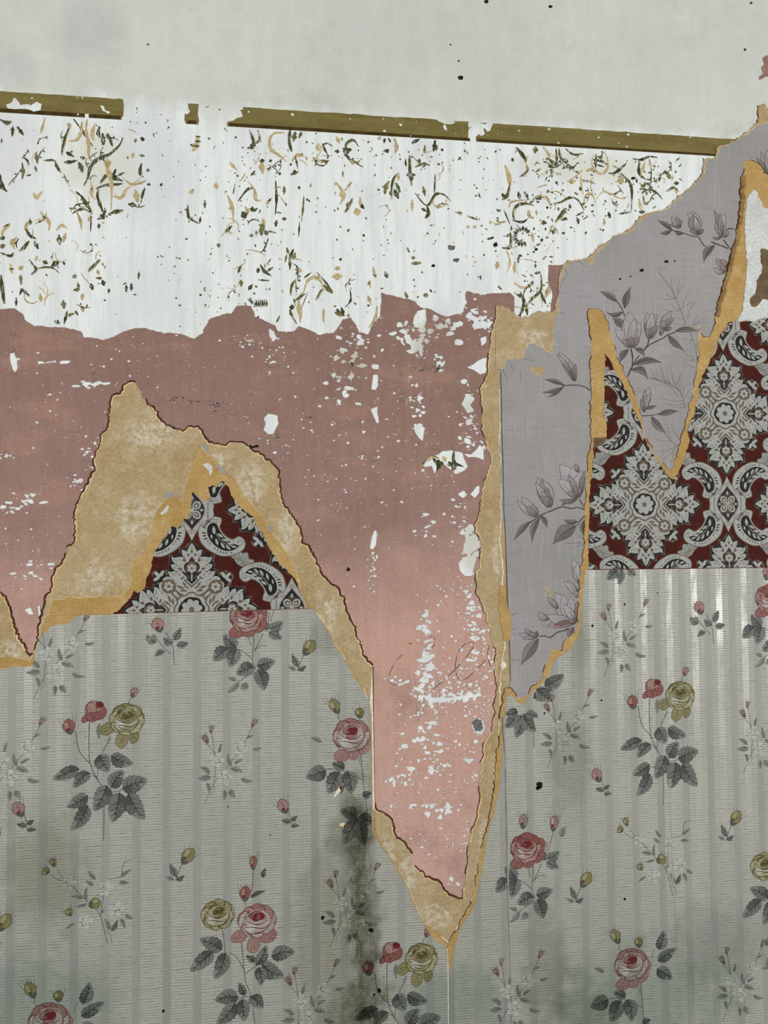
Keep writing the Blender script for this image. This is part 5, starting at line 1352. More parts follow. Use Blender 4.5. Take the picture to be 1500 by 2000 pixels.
def acanthus():
    P = smooth([(-34, -1), (-30, 7), (-22, 4), (-18, 12), (-8, 8), (0, 15), (9, 8), (18, 12), (23, 4), (30, 6), (34, -2), (24, -8), (12, -9), (0, -12), (-12, -9), (-25, -8)], 3, True)
    out = [(stroke(P + P[:1], 3, 3, None, 1), BR), (P, GY2)]
    for s in (1, -1):
        for a, b, c in (((2, -8), (12, -3), (26, 0)), ((2, -5), (9, 1), (18, 6)), ((0, -4), (4, 3), (4, 10)), ((8, -7), (18, -5), (28, -4))):
            out.append((stroke([(s * a[0], a[1]), (s * b[0], b[1]), (s * c[0], c[1])], 1.6, .5), BR))
    return out


MED, PAI, LOZ, ACA = medallion(), paisley(), lozenge(), acanthus()


def damask(parent, clip, cpx, A, B, irng, jrng, ang):
    cx, cz = W(*cpx)
    z = Z_TOP + .06
    excl = None
    def at(i, j):
        return tf([(i * A, j * B)], cx, cz, ang)[0]
    for i in irng:
        for j in jrng:
            x, y = at(i, j)
            if (i + j) % 2 == 0:
                pr('medallion', put(MED, x, y, ang), z + .10, M['ink_damask'], parent, clip)
            else:
                for sx in (1, -1):
                    for sy in (1, -1):
                        pr('paisley_scroll', put(PAI, x, y, ang, sx, sy), z + .05, M['ink_damask'], parent, clip)
                pr('lozenge', put(LOZ, x, y, ang), z + .15, M['ink_damask'], parent, clip)
            # acanthus leaf midway between two neighbouring lozenges
            x, y = at(i + .5, j + .5)
            s = 1 if (i + j) % 2 == 0 else -1
            pr('acanthus_leaf', put(ACA, x, y, ang + s * -.70 + (0 if s > 0 else 0)), z + .02, M['ink_damask'], parent, clip)


clip_dl = dam_l_face
damask(dl, dam_l_face, (375, 1190), 186.5, 186.5, range(-1, 3), range(-1, 3), -.003)
damask(dr, dam_r_face, (1256.5, 986), 182, 188.5, range(-1, 4), range(-1, 3), .004)

# ------------------------------------------------------------------ magnolias on the lilac paper
ML, MD, MX, MP = (112, 104, 99), (66, 58, 54), (48, 41, 38), (150, 122, 124)
lil_clip = lil_poly


def mleaf(out, b, t, w, bend=0.0, col=ML, seed=0):
    rr = random.Random(seed + int(b[0] * 7 + t[1]))
    dx, dy = t[0] - b[0], t[1] - b[1]
    L = math.hypot(dx, dy) or 1
    nx_, ny_ = -dy / L, dx / L
    ax = [(b[0] + dx * s + nx_ * bend * math.sin(math.pi * s), b[1] + dy * s + ny_ * bend * math.sin(math.pi * s)) for s in np.linspace(0, 1, 9)]
    prof = [.12, .55, .85, 1.0, .95, .78, .5, .22, 0]
    Lf = [(x + nx_ * w / 2 * k, y + ny_ * w / 2 * k) for (x, y), k in zip(ax, prof)]
    Rt = [(x - nx_ * w / 2 * k, y - ny_ * w / 2 * k) for (x, y), k in zip(ax, prof)]
    out.append((Lf + Rt[::-1], jit(col, 8, rr)))
    out.append((ax + Rt[::-1], jit(tuple(c * .82 for c in col), 6, rr)))
    out.append((stroke(ax[:6], 1.8, .5, None, 1), C(*MX)))
    out.append((stroke(Lf[1:], .5, .5, .9, 1), C(*MD)))
    out.append((stroke(Rt[1:], .5, .5, .9, 1), C(*MD)))


def mpetal(out, b, t, w, bend=0, fill=(160, 157, 157), edge=MD, nl=3, seed=0):
    dx, dy = t[0] - b[0], t[1] - b[1]
    L = math.hypot(dx, dy) or 1
    nx_, ny_ = -dy / L, dx / L
    S = np.linspace(0, 1, 10)
    prof = [.15, .5, .78, .95, 1, .98, .88, .68, .38, 0]
    ax = [(b[0] + dx * s + nx_ * bend * math.sin(math.pi * s), b[1] + dy * s + ny_ * bend * math.sin(math.pi * s)) for s in S]
    Lf = [(x + nx_ * w / 2 * k, y + ny_ * w / 2 * k) for (x, y), k in zip(ax, prof)]
    Rt = [(x - nx_ * w / 2 * k, y - ny_ * w / 2 * k) for (x, y), k in zip(ax, prof)]
    out.append((Lf + Rt[::-1], C(*[.62 * f_ + .38 * p_ for f_, p_ in zip(fill, (146, 142, 142))])))
    for i in range(nl + 2):
        f = (i + 1) / (nl + 3) * 2 - 1
        ln = [(x + nx_ * w / 2 * k * f, y + ny_ * w / 2 * k * f) for (x, y), k in zip(ax, prof)]
        rr = random.Random(seed * 31 + i + int(L))
        e = rr.randint(4, 8)
        out.append((stroke(ln[:e], 1.7, .4, None, 1), C(*[int(v * rr.uniform(1.2, 1.7)) for v in edge])))
    out.append((stroke(Lf, .8, .6, 1.1, 1), C(*edge)))
    out.append((stroke(Rt, .8, .6, 1.1, 1), C(*edge)))


def mstem(out, pts, w0, w1):
    out.append((stroke(pts, w0, w1, None, 4, 3, .3), C(92, 82, 76)))
    out.append((stroke([(x + .5, y + .6) for x, y in pts], w0 * .5, w1 * .4, None, 4, 5, .4), C(*MX)))


def fern(out, spine, tips, w=.9):
    out.append((stroke(spine, w * 1.3, w, None, 3), C(92, 86, 84)))
    for a, t in tips:
        m_ = ((a[0] + t[0]) / 2 + (t[1] - a[1]) * .08, (a[1] + t[1]) / 2 - (t[0] - a[0]) * .08)
        out.append((stroke([a, m_, t], w, w * .5, None, 3), C(96, 90, 88)))


def mag(name, parts):
    """parts: list of (subname, px polys); the first is the branch itself"""
    root = None
    flatp = []
    for nm, pl in parts:
        flatp += [(nm, pl[i:i + 5]) for i in range(0, len(pl), 5)] if nm == 'leaf' else [(nm, pl)]
    for k, (nm, pl) in enumerate(flatp):
        mm = [(WL(p), c) for p, c in pl]
        o = pr(nm, mm, Z_LIL + .08 + .015 * k, M['ink_lilac'], tr if root is None else root, lil_clip, [hole1, hole2] if any(1000 < p[0][0] < 1100 for p, _ in pl) else None)
        if root is None: root = o or tr


def conv(ox, oy, zs):
    return lambda *pts: [(ox + x / zs, oy + y / zs) for x, y in pts]


# branch in the upper right
q = conv(1270, 380, 7.5)
st, b1, b2, b3, lf = [], [], [], [], []
mstem(st, q((300, 530), (440, 560), (520, 590), (620, 620), (690, 630), (760, 740), (800, 770)), 1.6, 2.2)
mstem(st, q((880, 700), (980, 740), (1060, 770), (1130, 800)), 2.6, 2.6)
mstem(st, q((1060, 670), (1110, 740), (1180, 820)), 2.4, 2.4)
for a, b, w, bd in (((310, 530), (95, 390), 9, 2), ((300, 535), (130, 580), 8, -2), ((930, 750), (770, 1005), 14, 6), ((470, 580), (340, 540), 6, -3)):
    mleaf(lf, q(a)[0], q(b)[0], w, bd)
mpetal(b1, *q((430, 500), (375, 330)), 8, 0, (128, 118, 118)); mpetal(b1, *q((400, 500), (275, 450)), 6, 2, (120, 112, 110)); mpetal(b1, *q((420, 490), (460, 385)), 7, -3, (118, 108, 106)); mpetal(b1, *q((400, 510), (300, 330)), 10, 0, (154, 150, 150))
for a, b, w, bd, fc in (((690, 590), (600, 250), 24, 0, (156, 153, 153)), ((690, 590), (530, 270), 15, 5, (160, 157, 157)), ((700, 590), (640, 270), 10, -12, (120, 112, 108)), ((690, 600), (560, 540), 7, 2, (108, 98, 94)), ((700, 600), (770, 520), 7, -1, (96, 86, 82)), ((690, 590), (640, 330), 12, 0, (164, 161, 161))):
    mpetal(b2, *q(a, b), w, bd, fc)
for a, b, w, bd, fc in (((1040, 640), (1080, 290), 22, -6, (154, 151, 151)), ((1030, 640), (920, 240), 12, 4, (116, 110, 106)), ((1030, 640), (1010, 290), 9, 0, (130, 124, 122)), ((1020, 640), (900, 640), 6, -2, (116, 108, 106)), ((1040, 640), (930, 500), 9, 2, (128, 112, 112)), ((1080, 640), (1130, 540), 8, 0, (120, 114, 112)), ((1100, 530), (1230, 530), 2, -3, (120, 114, 112))):
    mpetal(b3, *q(a, b), w, bd, fc)
mag('m', [('magnolia_branch', st), ('leaf', lf), ('magnolia_bud', b1), ('magnolia_bud', b2), ('magnolia_bud', b3)])
b4 = []
for a, b, w, bd, fc in (((1100, 1120), (940, 950), 14, 2, (140, 118, 118)), ((1090, 1140), (1060, 960), 16, 0, (150, 130, 132)), ((1090, 1150), (910, 1080), 10, -3, (150, 144, 144)), ((1120, 1100), (1020, 960), 10, 2, (136, 108, 108))):
    mpetal(b4, *q(a, b), w, bd, fc)
mag('m', [('pink_magnolia_bud', b4)])

# the large branch in the tongue
q = conv(1160, 520, 6.25)
st, fl1, fl2, fl3, lf, fr = [], [], [], [], [], []
mstem(st, q((590, 1040), (640, 985), (720, 935), (820, 890), (880, 850), (980, 810)), 2.4, 2.2)
mstem(st, q((440, 1010), (460, 1100), (460, 1220), (420, 1300), (405, 1350)), 3, 3.4)
mstem(st, q((545, 1090), (500, 1150), (470, 1210)), 2, 2)
mstem(st, q((270, 430), (330, 520), (365, 610)), 2, 2.2)
mstem(st, q((660, 890), (650, 950), (620, 1000)), 3, 2)
for a, b, w, bd in (((275, 440), (60, 315), 12, 3), ((365, 520), (440, 260), 14, -2), ((350, 560), (145, 570), 9, -6), ((345, 750), (220, 640), 15, 2), ((410, 1020), (315, 1180), 13, 4), ((490, 1010), (610, 1105), 10, -4), ((470, 1210), (825, 1185), 13, -7), ((440, 1270), (645, 1385), 14, -10), ((980, 800), (1260, 800), 11, -4), ((895, 850), (1085, 1030), 12, 2)):
    mleaf(lf, q(a)[0], q(b)[0], w, bd)
for a, b, w, bd, fc in (((450, 1000), (420, 560), 34, 0, (158, 155, 155)), ((440, 1000), (250, 780), 20, 4, (160, 157, 157)), ((460, 1000), (560, 690), 22, -4, (156, 153, 153)), ((450, 1000), (360, 640), 20, 4, (162, 159, 159)), ((450, 1000), (480, 640), 18, 0, (158, 155, 155)), ((470, 1000), (545, 870), 12, -2, (104, 92, 88)), ((430, 1000), (330, 900), 12, 2, (120, 110, 108)), ((450, 1000), (440, 860), 12, 0, (110, 92, 90))):
    mpetal(fl1, *q(a, b), w, bd, fc, MD, 4)
for a, b, w, bd, fc in (((660, 890), (640, 570), 22, 4, (156, 153, 153)), ((670, 890), (760, 590), 20, -6, (146, 142, 142)), ((670, 890), (700, 570), 18, 0, (158, 155, 155)), ((680, 890), (785, 730), 14, -4, (112, 104, 100)), ((660, 890), (620, 760), 12, 3, (108, 98, 95))):
    mpetal(fl2, *q(a, b), w, bd, fc, MD, 4)
for a, b, w, bd, fc in (((830, 800), (930, 555), 18, -2, (140, 136, 136)), ((840, 790), (965, 640), 12, -3, (116, 108, 104)), ((820, 790), (830, 660), 12, 2, (122, 114, 110)), ((860, 790), (940, 755), 6, 0, (96, 88, 84)), ((800, 850), (830, 760), 8, 0, (110, 100, 96))):
    mpetal(fl3, *q(a, b), w, bd, fc, MD, 4)
fern(fr, q((1110, 715), (1060, 560), (990, 410), (900, 230), (775, 80)), [tuple(q(a, b)) for a, b in (((990, 400), (765, 385)), ((975, 350), (935, 135)), ((990, 400), (1090, 230)), ((1010, 330), (1040, 190)), ((1050, 550), (810, 515)), ((1050, 550), (915, 450)), ((1070, 530), (1155, 320)), ((1090, 500), (1210, 445)), ((1080, 640), (970, 630)), ((1110, 715), (955, 705)), ((1130, 650), (1230, 435)), ((980, 390), (870, 340)))])
fern(fr, q((1250, 1160), (1230, 1000), (1180, 850), (1160, 780)), [tuple(q(a, b)) for a, b in (((1190, 905), (970, 855)), ((1220, 1140), (1050, 1000)), ((1220, 1150), (1040, 1110)), ((1230, 1240), (1070, 1160)), ((1190, 750), (1260, 610)), ((1210, 730), (1330, 640)), ((1220, 720), (1390, 700)), ((1240, 1000), (1290, 900)), ((1180, 910), (1120, 970)))])
fern(fr, q((640, 1360), (780, 1400), (930, 1480), (1020, 1600)), [tuple(q(a, b)) for a, b in (((780, 1400), (685, 1250)), ((780, 1370), (755, 1255)), ((880, 1450), (815, 1220)), ((920, 1440), (890, 1205)), ((980, 1470), (950, 1300)), ((1000, 1460), (1065, 1320)), ((1080, 1500), (1060, 1380)))])
mag('m', [('magnolia_branch', st), ('fern_sprig', fr), ('leaf', lf), ('magnolia_flower', fl1), ('magnolia_flower', fl2), ('magnolia_bud', fl3)])

# the tongue's lower bud and ferns
q = conv(1100, 650, 3.75)
st, b1, lf, fr = [], [], [], []
mstem(st, q((570, 610), (640, 605), (700, 595)), 2, 1.4)
for a, b, w, bd in (((690, 600), (840, 575), 11, -1), ((640, 615), (745, 735), 14, 3), ((600, 560), (680, 535), 7, 0)):
    mleaf(lf, q(a)[0], q(b)[0], w, bd)
for a, b, w, bd, fc in (((580, 580), (625, 400), 16, 0, (154, 151, 151)), ((580, 580), (590, 420), 9, 3, (130, 124, 122)), ((585, 585), (560, 490), 10, 2, (116, 106, 103)), ((590, 580), (640, 440), 10, -3, (140, 135, 135))):
    mpetal(b1, *q(a, b), w, bd, fc)
fern(fr, q((890, 560), (850, 440), (760, 370), (640, 330)), [tuple(q(a, b)) for a, b in (((840, 430), (780, 240)), ((800, 400), (700, 240)), ((860, 450), (855, 300)), ((870, 470), (895, 380)), ((880, 500), (690, 470)), ((890, 520), (740, 520)), ((880, 490), (925, 420)), ((890, 540), (800, 545)), ((760, 370), (690, 290)), ((850, 440), (820, 330)))])
fern(fr, q((840, 830), (800, 810), (740, 740), (700, 690)), [tuple(q(a, b)) for a, b in (((830, 830), (680, 870)), ((810, 850), (720, 930)), ((800, 860), (780, 960)), ((790, 790), (660, 775)), ((850, 780), (780, 660)), ((790, 780), (760, 700)), ((730, 860), (710, 910)))])
mag('m', [('magnolia_branch', st), ('fern_sprig', fr), ('leaf', lf), ('magnolia_bud', b1)])

# the left branches
q = conv(950, 450, 2.727)
st, b1, lf = [], [], []
mstem(st, q((400, 830), (470, 825), (520, 835), (550, 855)), 1.8, 2.4)
mpetal(b1, *q((465, 805), (385, 650)), 17, 3, (150, 147, 147)); mpetal(b1, *q((465, 805), (440, 690)), 12, 0, (136, 131, 131)); mpetal(b1, *q((470, 805), (470, 710)), 10, -2, (112, 104, 101)); mpetal(b1, *q((460, 800), (370, 660)), 8, 4, (160, 157, 157))
for a, b, w, bd in (((410, 825), (305, 795), 9, 2), ((410, 835), (295, 865), 8, -3), ((400, 845), (320, 890), 5, -2)):
    mleaf(lf, q(a)[0], q(b)[0], w, bd)
fern(st, q((85, 740), (110, 800)), [tuple(q(a, b)) for a, b in (((130, 720), (140, 760)), ((175, 745), (175, 820)), ((100, 690), (260, 700)), ((380, 440), (415, 450)), ((400, 280), (440, 230)), ((410, 200), (430, 240)), ((480, 170), (530, 200)))])
mag('m', [('magnolia_branch', st), ('leaf', lf), ('magnolia_bud', b1)])

q = conv(990, 880, 8.82)
st, b1, b2, b3, lf = [], [], [], [], []
mstem(st, q((530, 1140), (620, 1090), (720, 1050), (870, 990), (960, 970), (1100, 1000), (1200, 980), (1340, 1020)), 2.2, 2.4)
mstem(st, q((390, 1240), (460, 1190), (530, 1140)), 2.0, 2.4)
mstem(st, q((1230, 830), (1290, 930), (1340, 1010)), 1.8, 2.2)
mstem(st, q((1330, 1120), (1240, 1220), (1190, 1300)), 2.4, 1.6)
for a, b, w, bd in (((400, 1220), (115, 1550), 11, 3), ((560, 1150), (430, 1585), 12, 6), ((575, 1120), (685, 1330), 9, -2), ((1210, 1220), (970, 1190), 11, -4), ((1180, 1300), (780, 1615), 27, 5), ((1050, 890), (930, 960), 5, 2), ((1320, 1200), (1320, 1480), 10, 3)):
    mleaf(lf, q(a)[0], q(b)[0], w, bd)
for a, b, w, bd, fc in (((510, 1130), (250, 800), 20, -2, (152, 150, 149)), ((500, 1140), (170, 850), 12, -4, (156, 153, 153)), ((520, 1130), (420, 930), 10, 1, (128, 122, 120)), ((490, 1150), (330, 960), 12, 0, (122, 112, 110))):
    mpetal(b1, *q(a, b), w, bd, fc)
for a, b, w, bd, fc in (((720, 980), (520, 470), 30, 4, (148, 144, 143)), ((740, 960), (600, 480), 14, -8, (126, 112, 110)), ((720, 980), (480, 560), 14, 2, (156, 153, 153)), ((740, 970), (690, 640), 13, -3, (112, 92, 90)), ((700, 980), (600, 700), 14, 0, (140, 135, 134)), ((730, 980), (640, 780), 16, 0, (116, 104, 101)), ((740, 980), (760, 800), 8, 0, (88, 76, 72))):
    mpetal(b2, *q(a, b), w, bd, fc)
for a, b, w, bd, fc in (((1210, 820), (900, 240), 34, 6, (166, 164, 166)), ((1220, 810), (1140, 260), 32, 0, (164, 162, 164)), ((1220, 800), (1300, 350), 24, -4, (160, 158, 159)), ((1200, 830), (870, 500), 22, 4, (166, 164, 166)), ((1190, 830), (1060, 420), 12, 2, (128, 122, 121)), ((1260, 780), (1330, 350), 9, -2, (110, 104, 101)), ((1220, 380), (1160, 230), 10, 0, (118, 116, 112)), ((1200, 840), (900, 850), 9, -4, (108, 100, 96)), ((1200, 820), (1020, 730), 9, 2, (126, 118, 116)), ((1220, 800), (1150, 600), 10, 0, (112, 104, 102)), ((1230, 800), (1250, 620), 8, 0, (104, 96, 94))):
    mpetal(b3, *q(a, b), w, bd, fc)
fern(st, q((1000, 1605), (1330, 1585)), [tuple(q(a, b)) for a, b in (((1310, 1610), (1100, 1670)), ((1310, 1530), (1240, 1470)))])
mag('m', [('magnolia_branch', st), ('leaf', lf), ('magnolia_bud', b1), ('magnolia_bud', b2), ('magnolia_flower', b3)])

q = conv(990, 1080, 6.4516)
st, b1, b2, b3, lf = [], [], [], [], []
mstem(st, q((390, 1050), (460, 1040), (540, 1060), (620, 1000), (700, 980), (770, 950)), 1.8, 3.0)
for a, b, w, bd in (((390, 1080), (170, 1410), 22, 2), ((830, 930), (780, 1100), 13, 2), ((370, 1100), (330, 1160), 8, 0)):
    mleaf(lf, q(a)[0], q(b)[0], w, bd, (122, 112, 112))
for a, b, w, bd, fc in (((380, 1050), (220, 950), 12, -4, (136, 124, 124)), ((380, 1050), (140, 1010), 12, -3, (150, 146, 148)), ((380, 1055), (260, 1030), 10, 2, (140, 116, 118)), ((385, 1040), (360, 980), 5, 0, (70, 60, 58)), ((370, 1070), (200, 1090), 8, 3, (150, 146, 148))):
    mpetal(b1, *q(a, b), w, bd, fc)
for a, b, w, bd, fc in (((870, 870), (610, 490), 30, -6, (158, 156, 158)), ((880, 860), (700, 520), 22, -8, (160, 158, 160)), ((870, 870), (500, 930), 18, 3, (146, 124, 126)), ((870, 870), (490, 780), 20, -4, (160, 157, 159)), ((880, 860), (800, 540), 18, -6, (156, 153, 155)), ((880, 850), (890, 600), 10, -2, (120, 104, 104)), ((860, 870), (580, 910), 9, 2, (104, 52, 54)), ((870, 870), (760, 840), 8, 0, (148, 88, 92)), ((860, 860), (700, 640), 14, 0, (162, 160, 162)), ((640, 700), (510, 560), 12, 0, (138, 128, 128)), ((520, 840), (390, 740), 13, -3, (150, 146, 150)), ((890, 870), (910, 760), 5, 0, (64, 42, 42))):
    mpetal(b2, *q(a, b), w, bd, fc)
for a, b, w, bd, fc in (((900, 380), (815, 80), 18, 3, (158, 157, 160)), ((920, 400), (890, 120), 14, -5, (160, 158, 161)), ((900, 500), (760, 340), 12, -2, (154, 152, 154)), ((890, 560), (710, 350), 11, 2, (156, 153, 155)), ((900, 560), (840, 480), 12, 0, (142, 128, 130))):
    mpetal(b3, *q(a, b), w, bd, fc)
fern(st, q((50, 780), (125, 755)), [tuple(q(a, b)) for a, b in (((55, 905), (115, 885)), ((55, 965), (115, 945)), ((60, 1030), (150, 1045)), ((60, 1350), (160, 1355)))])
mag('m', [('magnolia_branch', st), ('leaf', lf), ('magnolia_bud', b1), ('magnolia_flower', b2), ('magnolia_bud', b3)])
b5 = []
q = conv(900, 150, 2.5)
for a, b, w, bd, fc in (((1490, 480), (1460, 370), 12, 2, (140, 136, 136)), ((1500, 480), (1490, 360), 14, 0, (146, 142, 142)), ((1510, 480), (1540, 370), 12, -2, (130, 124, 124)), ((1490, 480), (1440, 400), 8, 2, (110, 102, 99))):
    mpetal(b5, *q(a, b), w, bd, fc)
mag('m', [('magnolia_bud', b5)])

# ------------------------------------------------------------------ roses on the striped paper
RED = dict(base=(130, 82, 75), light=(150, 120, 112), dark=(76, 22, 22), core=(100, 26, 26), hi=(178, 168, 160))
YEL = dict(base=(124, 118, 80), light=(148, 144, 112), dark=(60, 55, 22), core=(84, 76, 32), hi=(172, 173, 160))
PNK = dict(base=(146, 112, 106), light=(160, 150, 144), dark=(96, 36, 36), core=(104, 26, 27), hi=(178, 176, 170))


def rose(cx, cy, rx, ry, pal, seed, skirt=()):
    rr = random.Random(seed)
    out = []
    D = C(*pal['dark'])
    for sx, sy, sr, an in skirt:
        e = ellipse(cx + sx, cy + sy, sr * 1.1, sr * .8, an, 12, .1, seed + int(sx))
        out.append((e, jit(pal['base'], 8, rr)))
        out.append((stroke(e + e[:1], .7, .7, None, 1), D))
        for k in range(-2, 3):
            a = math.atan2(-sy, -sx) + math.pi + k * .35
            out.append((stroke([(cx + sx * .55, cy + sy * .55), (cx + sx + sr * .6 * math.cos(a), cy + sy + sr * .6 * math.sin(a))], .4, 1.0), D if k % 2 else C(*pal['light'])))
    body = ellipse(cx, cy, rx, ry, 0, 22, .05, seed)
    out.append((body, C(*pal['base'])))
    n = 8
    for k in range(n):
        a = k * 2 * math.pi / n + rr.uniform(-.2, .2)
        e = ellipse(cx + .66 * rx * math.cos(a), cy + .66 * ry * math.sin(a), .42 * rx, .38 * ry, a + 1.57, 12, .08, seed + k)
        up_ = math.sin(a) > .2
        out.append((e, jit(pal['base'] if up_ else pal['light'], 9, rr)))
        out.append((stroke(e + e[:1], .7, .7, 1.6, 1), D))
    e = ellipse(cx - .05 * rx, cy - .1 * ry, .74 * rx, .68 * ry, .2, 18, .04, seed + 20)
    out.append((e, C(*pal['light'])))
    out.append((stroke(e + e[:1], .5, 1.6, 1.0, 1), D))
    out.append((ellipse(cx - .36 * rx, cy - .34 * ry, .24 * rx, .30 * ry, .5, 12, .1, seed), C(*pal['hi'])))
    for k, f in enumerate((.0, .14, .28)):     # overlapping cup petals: rising arcs
        arc = [(cx + .62 * rx * math.cos(t), cy - (.18 + f) * ry + .30 * ry * (math.cos(t) ** 2) * (1 if k % 2 else .6) + .06 * ry * math.sin(3 * t + k)) for t in np.linspace(math.pi, 0, 9)]
        out.append((stroke(arc, .5, .5, 1.8, 2), D if k != 1 else C(*pal['hi'])))
    for k in range(5):
        a = rr.uniform(0, 6.28)
        e = ellipse(cx + .2 * rx * math.cos(a), cy + .2 * ry + .16 * ry * math.sin(a), .3 * rx, .2 * ry, rr.uniform(-.5, .5), 10, .12, seed + 40 + k)
        out.append((e, jit(pal['base'], 10, rr)))
        out.append((stroke(e + e[:1], .5, .5, 1.2, 1), D))
    out.append((ellipse(cx + .05 * rx, cy + .24 * ry, .34 * rx, .24 * ry, .2, 14, .15, seed + 60), C(*pal['core'])))
    for k in range(4):
        a = rr.uniform(-.6, .6)
        x, y = cx + rr.uniform(-.2, .28) * rx, cy + (.24 + rr.uniform(-.14, .16)) * ry
        out.append((stroke([(x - 3.4, y - 1.2 + a), (x, y + 1.2), (x + 3.4, y - .8)], .4, .4, 1.5, 2), C(*[int(v * .7) for v in pal['dark']]) if k % 2 else C(*pal['light'])))
    for k in range(13):
        a = rr.uniform(0, 6.28)
        d = rr.uniform(.45, .92)
        x, y = cx + d * rx * math.cos(a), cy + d * ry * math.sin(a)
        L = rr.uniform(.16, .34) * rx
        tx, ty = -math.sin(a), math.cos(a)
        cc = pal['dark'] if k % 3 else pal['hi']
        out.append((stroke([(x - tx * L, y - ty * L), (x + math.cos(a) * L * .35, y + math.sin(a) * L * .35), (x + tx * L, y + ty * L)], .3, .3, 1.5, 3), C(*cc)))
    for k in range(3):
        a = 2.2 + k * .55
        out.append((stroke([(cx + .8 * rx * math.cos(a), cy + .8 * ry * math.sin(a)), (cx + .5 * rx * math.cos(a + .25), cy + .55 * ry * math.sin(a + .25))], 1.4, .4), C(*pal['dark'])))
    return out


def half_rose(cx, cy, r, pal, seed):
    """a half open rose seen from the side"""
    rr = random.Random(seed)
    D = C(*pal['dark'])
    out = []
    for x, y, rx, ry, an, cl in ((-.55, -.45, .5, .26, .7, 'base'), (0, .15, .72, .72, 0, 'light'), (.35, -.1, .62, .55, .35, 'base'), (.45, .55, .3, .22, -.3, 'core'), (-.2, .2, .36, .6, .1, 'light'), (-.1, -.42, .5, .36, 0, 'base')):
        e = ellipse(cx + x * r, cy + y * r, rx * r, ry * r, an, 14, .07, seed + int(x * 10))
        out.append((e, jit(pal[cl], 6, rr)))
        out.append((stroke(e + e[:1], .6, .6, 1.3, 1), D))
    for k in range(5):
        a = -1.2 + k * .5
        out.append((stroke([(cx + .0, cy - .7 * r), (cx + .35 * r * math.sin(a), cy - .2 * r), (cx + .6 * r * math.sin(a), cy + .3 * r)], 1.4, .4), C(*[int(v * .85) for v in pal['dark']]) if k % 2 else C(*pal['base'])))
    out.append((stroke([(cx + .1 * r, cy + .1 * r), (cx + .5 * r, cy + .22 * r)], 1.0, 1.4), C(*pal['hi'])))
    return out


def bud(cx, cy, rx, ry, ang, pal, seed):
    """closed bud with sepals; ang = direction of the tip"""
    rr = random.Random(seed)
    D, G = C(*pal['dark']), C(78, 80, 76)
    loc_ = []
    e = smooth([(0, -ry), (rx * .8, -ry * .5), (rx, .1 * ry), (rx * .55, ry * .8), (0, ry * 1.05), (-rx * .6, ry * .75), (-rx, .05 * ry), (-rx * .8, -ry * .5)], 2, True)
    for a in (-.9, -.45, .1, .5, .95):
        loc_.append((stroke([(rx * .6 * math.sin(a), -ry * .6), (rx * 1.3 * math.sin(a), ry * .3), (rx * 1.9 * math.sin(a), ry * rr.uniform(1.1, 1.8))], 1.5, .3), jit((96, 98, 94), 14, rr)))
    loc_.append((e, C(*pal['base'])))
    loc_.append((ellipse(-.3 * rx, .1 * ry, .38 * rx, .6 * ry, .2, 10), C(*pal['light'])))
    loc_.append((ellipse(.25 * rx, .25 * ry, .3 * rx, .5 * ry, -.2, 10), C(*pal['base'])))
    loc_.append((stroke(e + e[:1], .6, .6, 1.0, 1), D))
    loc_.append((stroke([(-.1 * rx, -.6 * ry), (.1 * rx, 0), (-.1 * rx, .7 * ry)], 1.3, .5), D))
    loc_.append((ellipse(-.25 * rx, -.5 * ry, .34 * rx, .24 * ry, 0, 9), C(*pal['core'])))
    loc_.append((smooth([(0, -ry * 1.35), (rx * .75, -ry * .75), (rx * .3, -ry * .6), (0, -ry * .85), (-rx * .3, -ry * .55), (-rx * .75, -ry * .7)], 2, True), G))
    return put(loc_, cx, cy, ang - math.pi / 2)


